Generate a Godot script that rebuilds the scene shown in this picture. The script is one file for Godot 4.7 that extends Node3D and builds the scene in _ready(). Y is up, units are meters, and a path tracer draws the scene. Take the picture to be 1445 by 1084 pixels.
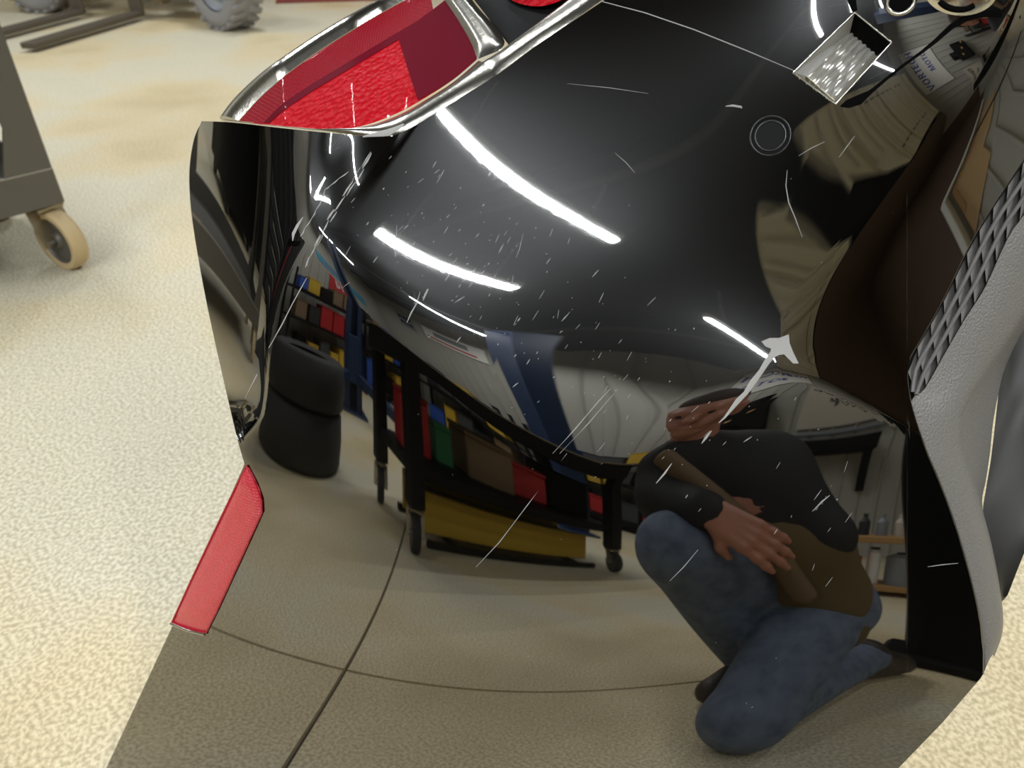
extends Node3D

# ---------- camera constants: the photograph is 1445 x 1084, focal length 1040 px ----------
const FPX := 1040.0
const PITCH := 35.0
const EYE := Vector3(0, 1.05, 0)

# ---------- the bumper: three smooth faces (top shelf, rear face, corner return), each a polynomial of log distance ----------
const CA := [-0.51553, -0.12849, -0.08725, -0.17110, -0.10978, 0.14410, -0.07819, 0.58265, 0.03347, 0.17296, 0.30877, 0.06356, -0.38704, -0.37705, -1.03213, -0.00005, -0.08130, -0.57732, -0.47722, 0.30036, 0.78548, -0.00430, 0.08585, -0.16149, -0.37352, -0.23445, 0.34470, 0.40899, -0.05676, 0.08710, 0.02913, -0.07842, -0.13823, -0.07878, 0.14370, 0.17132]
const CB := [-0.51721, -0.21889, -0.24822, 0.25107, 0.39134, 0.18771, -0.52661, -0.27860, 0.16478, 0.53483, 0.41297, -1.11304, -0.36046, -0.62384, 1.28029, -0.02360, 0.93310, -0.97351, -0.52858, -0.63916, 0.54035]
const CC := [-0.77570, -2.91486, 0.46893, -11.13452, 4.09098, 0.90082, -14.41900, 5.71483, -0.95085, -1.37166, 8.88433, 2.34236, 1.10492, 0.32637, -0.99619]
const CD := [-0.51065, -0.17560, -0.15509, -0.34664, 0.42516, -0.11040, 0.72076, -0.08810, -1.17152, 0.23068]
const VX := [Vector2(440, 352), Vector2(500, 388), Vector2(560, 428), Vector2(690, 530), Vector2(800, 612), Vector2(880, 658), Vector2(925, 680), Vector2(1000, 600), Vector2(1060, 535), Vector2(1100, 490), Vector2(1150, 440), Vector2(1210, 375), Vector2(1260, 300), Vector2(1320, 215), Vector2(1380, 130), Vector2(1445, 20)]
const SC := [Vector2(560, 165), Vector2(540, 195), Vector2(500, 255), Vector2(460, 310), Vector2(440, 352), Vector2(410, 420), Vector2(380, 490), Vector2(345, 575), Vector2(250, 700), Vector2(120, 800)]
const YL := [Vector2(900, 700), Vector2(1100, 490), Vector2(1190, 526), Vector2(1285, 568), Vector2(1420, 640)]
const KU := [450.0, 700.0, 850.0, 940.0, 1100.0, 1300.0]
const KV := [0.010, 0.013, 0.011, 0.004, 0.004, 0.012]

var M := {}
var taken := {}
var rng := RandomNumberGenerator.new()


func poly(c: Array, deg: int, x: float, y: float) -> float:
	# terms ordered by total degree, falling powers of x
	var n := 0
	var s := 0.0
	var px := PackedFloat64Array()
	px.resize(deg + 1)
	px[0] = 1.0
	for t in range(1, deg + 1):
		px[t] = px[t - 1] * x
	for t in deg + 1:
		var py := 1.0
		for j in t + 1:
			s += c[n] * px[t - j] * py
			py *= y
			n += 1
	return s


func poly5(c: Array, x: float, y: float) -> float:
	var x2 := x * x
	var y2 := y * y
	var x3 := x2 * x
	var y3 := y2 * y
	return c[0] + c[1] * x + c[2] * y + c[3] * x2 + c[4] * x * y + c[5] * y2 + c[6] * x3 + c[7] * x2 * y + c[8] * x * y2 + c[9] * y3 + c[10] * x2 * x2 + c[11] * x3 * y + c[12] * x2 * y2 + c[13] * x * y3 + c[14] * y2 * y2 + c[15] * x3 * x2 + c[16] * x2 * x2 * y + c[17] * x3 * y2 + c[18] * x2 * y3 + c[19] * x * y2 * y2 + c[20] * y3 * y2


func seam_distance(line: Array, u: float, v: float) -> float:
	var best := 1e9
	var side := 1.0
	var last := line.size() - 2
	for k in last + 1:
		var ax: float = line[k].x
		var ay: float = line[k].y
		var dx: float = line[k + 1].x - ax
		var dy: float = line[k + 1].y - ay
		var t := ((u - ax) * dx + (v - ay) * dy) / (dx * dx + dy * dy)
		if k > 0:
			t = maxf(t, 0.0)
		if k < last:
			t = minf(t, 1.0)
		var ex := u - ax - t * dx
		var ey := v - ay - t * dy
		var d := ex * ex + ey * ey
		if d < best:
			best = d
			side = signf(dx * (v - ay) - dy * (u - ax))
	return sqrt(best) * side


func soft_positive(d: float, h: float) -> float:
	var t := clampf(0.5 + 0.5 * d / h, 0.0, 1.0)
	return d * t + h * t * (1.0 - t)


func table(x: float, xs: Array, ys: Array) -> float:
	if x <= xs[0]:
		return ys[0]
	for i in xs.size() - 1:
		if x <= xs[i + 1]:
			return lerpf(ys[i], ys[i + 1], (x - xs[i]) / (xs[i + 1] - xs[i]))
	return ys[-1]


# log of the distance (along the view axis) of the bumper skin in the direction u, v
func skin(u: float, v: float) -> float:
	var x := (u - 722.5) / FPX
	var y := (542.0 - v) / FPX
	var b := poly5(CB, x, y)
	if u > 1092.0:
		# facet beyond the sharp corner
		var s3 := seam_distance(YL, u, v)
		var q := poly(CD, 3, x, y) - b
		var f3 := smoothstep(20.0, 60.0, absf(s3))
		b += smoothstep(1092.0, 1108.0, u) * (soft_positive(q, 0.003) * (1.0 - f3) + (q * f3 if s3 < 0.0 else 0.0))
	var s := seam_distance(VX, u, v)
	var ab := b
	if s < 220.0:
		var d := poly(CA, 7, x, y) - b
		var wr := smoothstep(960.0, 1060.0, u)
		var f := smoothstep(100.0 - 65.0 * wr, 220.0 - 130.0 * wr, absf(s))
		ab = b + soft_positive(d, table(u, KU, KV)) * (1.0 - f) + (d * f if s < 0.0 else 0.0)
	if u < 620.0 and v < 625.0:
		var s2 := seam_distance(SC, u, v)
		if s2 > -30.0:
			var d := poly(CC, 4, x, y) - ab
			var f := smoothstep(30.0, 80.0, s2) if s2 > 0.0 else smoothstep(8.0, 30.0, -s2)
			var g := 1.0 - smoothstep(550.0, 625.0, v)
			ab += g * (soft_positive(d, 0.006) * (1.0 - f) + (d * f if s2 > 0.0 else 0.0))
	return ab


func ray(u: float, v: float) -> Vector3:
	var x := (u - 722.5) / FPX
	var y := (542.0 - v) / FPX
	var c := cos(deg_to_rad(PITCH))
	var s := sin(deg_to_rad(PITCH))
	return Vector3(x, y * c - s, -y * s - c)


func on_skin(u: float, v: float, lift := 0.0) -> Vector3:
	var p := EYE + ray(u, v) * exp(skin(u, v))
	return p + skin_normal(u, v) * lift if lift != 0.0 else p


func skin_normal(u: float, v: float) -> Vector3:
	var e := 0.6
	var px := (skin(u + e, v) - skin(u - e, v)) / (2.0 * e) * FPX
	var py := -(skin(u, v + e) - skin(u, v - e)) / (2.0 * e) * FPX
	var x := (u - 722.5) / FPX
	var y := (542.0 - v) / FPX
	var n := Vector3(px, py, -(1.0 + x * px + y * py)).normalized()
	var c := cos(deg_to_rad(PITCH))
	var s := sin(deg_to_rad(PITCH))
	return Vector3(n.x, n.y * c - n.z * s, -n.y * s - n.z * c)


func at_z(u: float, v: float, z: float) -> Vector3:
	return EYE + ray(u, v) * z


# ---------- naming, tagging ----------
func put(parent: Node, called: String, node: Node3D) -> Node3D:
	var key := str(parent.get_instance_id()) + called
	if taken.has(key):
		taken[key] += 1
		node.name = "%s_%03d" % [called, taken[key]]
	else:
		taken[key] = 0
		node.name = called
	parent.add_child(node, true)
	return node


func tag(o: Node3D, label: String, category := "", group := "", kind := "") -> Node3D:
	if label:
		o.set_meta("label", label)
	if category:
		o.set_meta("category", category)
	if group:
		o.set_meta("group", group)
	if kind:
		o.set_meta("kind", kind)
	return o


func thing(called: String, label: String, category: String, where := Vector3.ZERO, turn := 0.0, group := "") -> Node3D:
	var o := Node3D.new()
	put(self, called, o)
	o.position = where
	o.rotation.y = turn
	return tag(o, label, category, group)


func part(parent: Node, called: String, mesh: Mesh, material: Material, xf := Transform3D()) -> MeshInstance3D:
	var o := MeshInstance3D.new()
	o.mesh = mesh
	o.material_override = material
	o.transform = xf
	o.cast_shadow = GeometryInstance3D.SHADOW_CASTING_SETTING_ON
	put(parent, called, o)
	return o


func structure(called: String, mesh: Mesh, material: Material, label: String, category: String, xf := Transform3D()) -> MeshInstance3D:
	var o := part(self, called, mesh, material, xf)
	tag(o, label, category, "", "structure")
	return o


# ---------- mesh helpers ----------
func st_new() -> SurfaceTool:
	var st := SurfaceTool.new()
	st.begin(Mesh.PRIMITIVE_TRIANGLES)
	return st


func done(st: SurfaceTool) -> ArrayMesh:
	st.generate_normals()
	return st.commit()


func quad(st: SurfaceTool, a: Vector3, b: Vector3, c: Vector3, d: Vector3, group := -1) -> void:
	st.set_smooth_group(group)
	for p in [a, b, c, a, c, d]:
		st.add_vertex(p)


func tri(st: SurfaceTool, a: Vector3, b: Vector3, c: Vector3, group := -1) -> void:
	st.set_smooth_group(group)
	for p in [a, b, c]:
		st.add_vertex(p)


# a box with chamfered edges
func box_into(st: SurfaceTool, size: Vector3, xf := Transform3D(), bevel := 0.004) -> void:
	var h := size * 0.5
	var b := minf(bevel, minf(h.x, minf(h.y, h.z)) * 0.6)
	var face := func(n: Vector3, s: Vector3, t: Vector3) -> Array:
		var hn := absf(n.dot(h))
		var hs := absf(s.dot(h)) - b
		var ht := absf(t.dot(h)) - b
		return [xf * (n * hn + s * hs + t * ht), xf * (n * hn - s * hs + t * ht), xf * (n * hn - s * hs - t * ht), xf * (n * hn + s * hs - t * ht)]
	var axes := [Vector3.RIGHT, Vector3.UP, Vector3.BACK]
	for i in 3:
		for sg in [1.0, -1.0]:
			var n: Vector3 = axes[i] * sg
			var s: Vector3 = axes[(i + 1) % 3]
			var t: Vector3 = axes[(i + 2) % 3]
			var q: Array = face.call(n, s, t)
			if sg < 0:
				q.reverse()
			quad(st, q[3], q[2], q[1], q[0])
	for i in 3:
		var a: Vector3 = axes[i]
		var s: Vector3 = axes[(i + 1) % 3]
		var t: Vector3 = axes[(i + 2) % 3]
		var la := absf(a.dot(h)) - b
		for ss in [1.0, -1.0]:
			for tt in [1.0, -1.0]:
				var p1: Vector3 = s * ss * absf(s.dot(h)) + t * tt * (absf(t.dot(h)) - b)
				var p2: Vector3 = s * ss * (absf(s.dot(h)) - b) + t * tt * absf(t.dot(h))
				var q := [xf * (p1 + a * la), xf * (p2 + a * la), xf * (p2 - a * la), xf * (p1 - a * la)]
				if ss * tt > 0:
					quad(st, q[3], q[2], q[1], q[0])
				else:
					quad(st, q[0], q[1], q[2], q[3])
	for sx in [1.0, -1.0]:
		for sy in [1.0, -1.0]:
			for sz in [1.0, -1.0]:
				var p := xf * Vector3(sx * h.x, sy * (h.y - b), sz * (h.z - b))
				var q := xf * Vector3(sx * (h.x - b), sy * h.y, sz * (h.z - b))
				var r := xf * Vector3(sx * (h.x - b), sy * (h.y - b), sz * h.z)
				if sx * sy * sz > 0:
					tri(st, r, q, p)
				else:
					tri(st, p, q, r)


func box(size: Vector3, centre := Vector3.ZERO, bevel := 0.004, turn := 0.0) -> ArrayMesh:
	var st := st_new()
	box_into(st, size, Transform3D(Basis(Vector3.UP, turn), centre), bevel)
	return done(st)


# a rectangular bar from a to b
func bar_into(st: SurfaceTool, a: Vector3, b: Vector3, w: float, d: float, up := Vector3.UP, bevel := 0.003) -> void:
	var z := (b - a).normalized()
	if absf(z.dot(up)) > 0.98:
		up = Vector3.BACK
	var x := up.cross(z).normalized()
	var y := z.cross(x)
	box_into(st, Vector3(w, d, a.distance_to(b)), Transform3D(Basis(x, y, z), (a + b) * 0.5), bevel)


func bar(a: Vector3, b: Vector3, w: float, d: float, up := Vector3.UP, bevel := 0.003) -> ArrayMesh:
	var st := st_new()
	bar_into(st, a, b, w, d, up, bevel)
	return done(st)


# grid of points -> smooth sheet; rows must have equal length
func sheet_into(st: SurfaceTool, rows: Array, closed := false, group := 0) -> void:
	st.set_smooth_group(group)
	for i in rows.size() - 1:
		var n: int = rows[i].size()
		for j in (n if closed else n - 1):
			var k := (j + 1) % n
			var a: Vector3 = rows[i][j]
			var b: Vector3 = rows[i][k]
			var c: Vector3 = rows[i + 1][k]
			var d: Vector3 = rows[i + 1][j]
			for p in [a, b, c, a, c, d]:
				st.add_vertex(p)


func tube_into(st: SurfaceTool, path: Array, radius: float, sides := 10, group := 0, cap := true) -> void:
	var rows := []
	var up := Vector3.UP
	for i in path.size():
		var t: Vector3 = (path[mini(i + 1, path.size() - 1)] - path[maxi(i - 1, 0)]).normalized()
		if absf(t.dot(up)) > 0.95:
			up = Vector3.RIGHT
		var x := up.cross(t).normalized()
		var y := t.cross(x)
		up = y
		var row := []
		for s in sides:
			var a := TAU * s / sides
			row.append(path[i] + (x * cos(a) + y * sin(a)) * radius)
		rows.append(row)
	sheet_into(st, rows, true, group)
	if cap:
		for e in [0, rows.size() - 1]:
			for s in sides:
				var a: Vector3 = rows[e][s]
				var b: Vector3 = rows[e][(s + 1) % sides]
				if e == 0:
					tri(st, path[0], b, a)
				else:
					tri(st, path[-1], a, b)


func tube(path: Array, radius: float, sides := 10) -> ArrayMesh:
	var st := st_new()
	tube_into(st, path, radius, sides)
	return done(st)


# profile: Vector2(radius, height), turned about y
func lathe_into(st: SurfaceTool, profile: Array, xf := Transform3D(), sides := 32, hard := true) -> void:
	for i in profile.size() - 1:
		var rows := []
		for e in 2:
			var row := []
			var q: Vector2 = profile[i + e]
			for s in sides:
				var a := TAU * s / sides
				row.append(xf * Vector3(q.x * cos(a), q.y, q.x * sin(a)))
			rows.append(row)
		sheet_into(st, rows, true, (i + 1) if hard else 1)


func lathe(profile: Array, xf := Transform3D(), sides := 32, hard := true) -> ArrayMesh:
	var st := st_new()
	lathe_into(st, profile, xf, sides, hard)
	return done(st)


# polygon in x,z with thickness along y (top at y = 0), slightly bevelled
func slab_into(st: SurfaceTool, polygon: PackedVector2Array, top: float, thick: float) -> void:
	var idx := Geometry2D.triangulate_polygon(polygon)
	for i in range(0, idx.size(), 3):
		var a := polygon[idx[i]]
		var b := polygon[idx[i + 1]]
		var c := polygon[idx[i + 2]]
		if (b - a).cross(c - a) < 0:
			var sw := b
			b = c
			c = sw
		tri(st, Vector3(a.x, top, a.y), Vector3(b.x, top, b.y), Vector3(c.x, top, c.y))
	for i in polygon.size():
		var a := polygon[i]
		var b := polygon[(i + 1) % polygon.size()]
		quad(st, Vector3(a.x, top, a.y), Vector3(b.x, top, b.y), Vector3(b.x, top - thick, b.y), Vector3(a.x, top - thick, a.y))


func smooth_line(pts: Array, per := 6) -> Array:
	var o := []
	for i in pts.size() - 1:
		var p0 = pts[maxi(i - 1, 0)]
		var p1 = pts[i]
		var p2 = pts[i + 1]
		var p3 = pts[mini(i + 2, pts.size() - 1)]
		for k in per:
			o.append(p1.cubic_interpolate(p2, p0, p3, float(k) / per))
	o.append(pts[-1])
	return o


func resample(pts: Array, n: int) -> Array:
	var total := 0.0
	for i in pts.size() - 1:
		total += pts[i].distance_to(pts[i + 1])
	var o := [pts[0]]
	var walked := 0.0
	var i := 0
	for k in range(1, n - 1):
		var goal := total * k / (n - 1)
		while i < pts.size() - 2 and walked + pts[i].distance_to(pts[i + 1]) < goal:
			walked += pts[i].distance_to(pts[i + 1])
			i += 1
		o.append(pts[i].lerp(pts[i + 1], (goal - walked) / maxf(pts[i].distance_to(pts[i + 1]), 1e-9)))
	o.append(pts[-1])
	return o


# curves (arrays of Vector3 points in the world) -> smooth lofted sheet
func loft(curves: Array, n: int, per := 1, group := 0) -> ArrayMesh:
	var rows := []
	for c in curves:
		rows.append(resample(smooth_line(c, 5), n))
	if per > 1:
		var cols := []
		for j in n:
			var col := []
			for r in rows:
				col.append(r[j])
			cols.append(smooth_line(col, per))
		rows = cols
	var st := st_new()
	sheet_into(st, rows, false, group)
	return done(st)


func v_at(line: Array, u: float) -> float:
	for i in line.size() - 1:
		var a: Vector2 = line[i]
		var b: Vector2 = line[i + 1]
		if (u >= a.x and u <= b.x) or (u <= a.x and u >= b.x):
			if a.x != b.x:
				return lerpf(a.y, b.y, (u - a.x) / (b.x - a.x))
	var last: Vector2 = line[-1]
	var before: Vector2 = line[-2]
	if absf(u - last.x) < absf(u - line[0].x):
		return last.y + (u - last.x) * (last.y - before.y) / (last.x - before.x)
	return line[0].y


func columns(u0: float, u1: float, step: float) -> Array:
	var n := maxi(2, int(ceil(absf(u1 - u0) / step)) + 1)
	var o := []
	for i in n:
		o.append(lerpf(u0, u1, float(i) / (n - 1)))
	return o


# part of the bumper skin between two outline curves, appended to position / normal / index arrays
func skin_patch(us: Array, top: Array, bottom: Array, rows: int, out: Array, hole := PackedVector2Array()) -> void:
	var base: int = out[0].size()
	var where := []
	for u in us:
		var a := v_at(top, u)
		var b := v_at(bottom, u)
		for r in rows:
			var t := float(r) / (rows - 1)
			t -= 0.85 * sin(TAU * t) / TAU
			var v := lerpf(a, maxf(b, a + 0.02), t)
			out[0].append(on_skin(u, v))
			out[1].append(skin_normal(u, v))
			where.append(Vector2(u, v))
	for i in us.size() - 1:
		for r in rows - 1:
			var a := i * rows + r
			var b := a + rows
			for t in [[a, b, b + 1], [a, b + 1, a + 1]]:
				if hole.size() and Geometry2D.is_point_in_polygon((where[t[0]] + where[t[1]] + where[t[2]]) / 3.0, hole):
					continue
				for k in t:
					out[2].append(base + k)


# a rolled edge along an outline of the skin
func skin_rim(line: Array, out: Array, flip := 1.0, deep := 0.012) -> void:
	var pts := []
	for q in line:
		pts.append(q)
	var base: int = out[0].size()
	var n := pts.size()
	for i in n:
		var q: Vector2 = pts[i]
		var p := on_skin(q.x, q.y)
		var nn := skin_normal(q.x, q.y)
		var a: Vector2 = pts[maxi(i - 1, 0)]
		var b: Vector2 = pts[mini(i + 1, n - 1)]
		var t := (on_skin(b.x, b.y) - on_skin(a.x, a.y)).normalized()
		var o := t.cross(nn).normalized() * flip
		var r := 0.0016
		for k in 5:
			var ang := PI * 0.5 * k / 4.0
			out[0].append(p + o * r * sin(ang) - nn * r * (1.0 - cos(ang)))
			out[1].append((nn * cos(ang) + o * sin(ang)).normalized())
		out[0].append(p + o * r - nn * deep)
		out[1].append(o)
	for i in n - 1:
		for k in 5:
			var a := base + i * 6 + k
			var b := a + 6
			for t in ([a, b, b + 1, a, b + 1, a + 1] if flip > 0 else [a, b + 1, b, a, a + 1, b + 1]):
				out[2].append(t)


func commit_arrays(out: Array) -> ArrayMesh:
	var arrays := []
	arrays.resize(Mesh.ARRAY_MAX)
	arrays[Mesh.ARRAY_VERTEX] = PackedVector3Array(out[0])
	arrays[Mesh.ARRAY_NORMAL] = PackedVector3Array(out[1])
	# front faces run clockwise: turn triangles whose winding disagrees with their normal
	var idx := PackedInt32Array(out[2])
	for i in range(0, idx.size(), 3):
		var a: Vector3 = out[0][idx[i]]
		var g: Vector3 = (out[0][idx[i + 1]] - a).cross(out[0][idx[i + 2]] - a)
		if g.dot(out[1][idx[i]]) > 0.0:
			var s := idx[i + 1]
			idx[i + 1] = idx[i + 2]
			idx[i + 2] = s
	arrays[Mesh.ARRAY_INDEX] = idx
	var m := ArrayMesh.new()
	m.add_surface_from_arrays(Mesh.PRIMITIVE_TRIANGLES, arrays)
	return m


# a thin raised strip lying on the bumper skin: centre line in Vector3(u, v, half width in px)
func strip_into(st: SurfaceTool, line: Array, lift := 0.0005) -> void:
	var rows := []
	for i in line.size():
		var q: Vector3 = line[i]
		var a: Vector3 = line[maxi(i - 1, 0)]
		var b: Vector3 = line[mini(i + 1, line.size() - 1)]
		var t := Vector2(b.x - a.x, b.y - a.y).normalized()
		var s := Vector2(-t.y, t.x) * q.z
		rows.append([on_skin(q.x - s.x, q.y - s.y, lift * 0.15), on_skin(q.x, q.y, lift), on_skin(q.x + s.x, q.y + s.y, lift * 0.15)])
	sheet_into(st, rows, false, 1)


# a patch of skin bounded by a pixel polygon, raised a little (scuffed-through paint)
func patch_into(st: SurfaceTool, polygon: Array, lift := 0.0006) -> void:
	var pg := PackedVector2Array(polygon)
	var idx := Geometry2D.triangulate_polygon(pg)
	for i in range(0, idx.size(), 3):
		var q := [pg[idx[i]], pg[idx[i + 1]], pg[idx[i + 2]]]
		var w := []
		for e in q:
			w.append(on_skin(e.x, e.y, lift))
		var c := skin_normal((q[0].x + q[1].x + q[2].x) / 3.0, (q[0].y + q[1].y + q[2].y) / 3.0)
		if (w[1] - w[0]).cross(w[2] - w[0]).dot(c) > 0.0:
			w.reverse()
		tri(st, w[0], w[1], w[2], 1)


# ---------- smooth bodies: tapered capsules joined with a smooth minimum, meshed as surface nets ----------
# bone: [a, b, radius a, radius b]
func body_mesh(bones: Array, k: float, cell: float) -> ArrayMesh:
	var lo := Vector3.ONE * 1e9
	var hi := -lo
	for b in bones:
		var r := Vector3.ONE * (maxf(b[2], b[3]) + k + cell * 2.0)
		lo = lo.min((b[0] as Vector3).min(b[1]) - r)
		hi = hi.max((b[0] as Vector3).max(b[1]) + r)
	var n := Vector3i(((hi - lo) / cell).ceil()) + Vector3i.ONE
	var field := PackedFloat32Array()
	field.resize(n.x * n.y * n.z)
	field.fill(1.0)
	for b in bones:
		var a: Vector3 = b[0]
		var e: Vector3 = b[1] - a
		var ll := maxf(e.length_squared(), 1e-9)
		var r0: float = b[2]
		var dr: float = b[3] - r0
		var r := Vector3.ONE * (maxf(b[2], b[3]) + k + cell * 2.0)
		var i0 := Vector3i(((a.min(b[1]) - r - lo) / cell).floor()).clamp(Vector3i.ZERO, n - Vector3i.ONE)
		var i1 := Vector3i(((a.max(b[1]) + r - lo) / cell).ceil()).clamp(Vector3i.ZERO, n - Vector3i.ONE)
		for z in range(i0.z, i1.z + 1):
			for y in range(i0.y, i1.y + 1):
				var at := (z * n.y + y) * n.x
				for x in range(i0.x, i1.x + 1):
					var p := lo + Vector3(x, y, z) * cell - a
					var t := clampf(p.dot(e) / ll, 0.0, 1.0)
					var d := (p - e * t).length() - r0 - dr * t
					var f := field[at + x]
					var h := maxf(k - absf(f - d), 0.0) / k
					field[at + x] = minf(f, d) - h * h * k * 0.25
	var vid := {}
	var verts := PackedVector3Array()
	var norms := PackedVector3Array()
	var step := [1, n.x, n.x * n.y]
	for z in n.z - 1:
		for y in n.y - 1:
			var row := (z * n.y + y) * n.x
			for x in n.x - 1:
				var at := row + x
				if minf(minf(minf(field[at], field[at + 1]), minf(field[at + step[1]], field[at + step[1] + 1])), minf(minf(field[at + step[2]], field[at + step[2] + 1]), minf(field[at + step[2] + step[1]], field[at + step[2] + step[1] + 1]))) >= 0.0:
					continue
				var c := []
				var inside := 0
				for q in 8:
					var f: float = field[at + (q & 1) + step[1] * (q >> 1 & 1) + step[2] * (q >> 2)]
					c.append(f)
					if f < 0.0:
						inside += 1
				if inside == 8:
					continue
				var sum := Vector3.ZERO
				var cnt := 0
				for q in 8:
					for ax in 3:
						if not (q >> ax & 1):
							var q2: int = q | 1 << ax
							if (c[q] < 0.0) != (c[q2] < 0.0):
								var p := Vector3(q & 1, q >> 1 & 1, q >> 2)
								p[ax] += c[q] / (c[q] - c[q2])
								sum += p
								cnt += 1
				vid[at] = verts.size()
				verts.append(lo + (Vector3(x, y, z) + sum / cnt) * cell)
				norms.append(Vector3(c[1] + c[3] + c[5] + c[7] - c[0] - c[2] - c[4] - c[6], c[2] + c[3] + c[6] + c[7] - c[0] - c[1] - c[4] - c[5], c[4] + c[5] + c[6] + c[7] - c[0] - c[1] - c[2] - c[3]).normalized())
	var idx := []
	for at in vid:
		for ax in 3:
			var f0: float = field[at]
			var f1: float = field[at + step[ax]]
			if (f0 < 0.0) == (f1 < 0.0):
				continue
			var s1: int = step[(ax + 1) % 3]
			var s2: int = step[(ax + 2) % 3]
			if not (vid.has(at - s1) and vid.has(at - s2) and vid.has(at - s1 - s2)):
				continue
			var a: int = vid[at]
			var b: int = vid[at - s1]
			var c2: int = vid[at - s1 - s2]
			var d2: int = vid[at - s2]
			for t in [a, b, c2, a, c2, d2]:
				idx.append(t)
	return commit_arrays([verts, norms, idx])


func lin(r: float, g: float, b: float) -> Color:
	return Color(r, g, b).linear_to_srgb()


func mat(called: String, c: Color, rough := 0.6, metal := 0.0, extra := {}) -> StandardMaterial3D:
	var m := StandardMaterial3D.new()
	m.resource_name = called
	m.albedo_color = c
	m.roughness = rough
	m.metallic = metal
	for k in extra:
		m.set(k, extra[k])
	M[called] = m
	return m


func noise_tex(kind: int, freq: float, octaves: int, size: int, sd: int, ramp = null, as_normal := false, bump := 4.0) -> NoiseTexture2D:
	var f := FastNoiseLite.new()
	f.noise_type = kind
	f.frequency = freq
	f.fractal_octaves = octaves
	f.seed = sd
	if kind == FastNoiseLite.TYPE_CELLULAR:
		f.cellular_return_type = FastNoiseLite.RETURN_DISTANCE
	var t := NoiseTexture2D.new()
	t.width = size
	t.height = size
	t.seamless = true
	t.noise = f
	if ramp:
		t.color_ramp = ramp
	t.as_normal_map = as_normal
	t.bump_strength = bump
	return t


func ramp(stops: Array) -> Gradient:
	var g := Gradient.new()
	g.offsets = PackedFloat32Array(stops.map(func(s): return s[0]))
	g.colors = PackedColorArray(stops.map(func(s): return s[1]))
	return g


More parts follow.
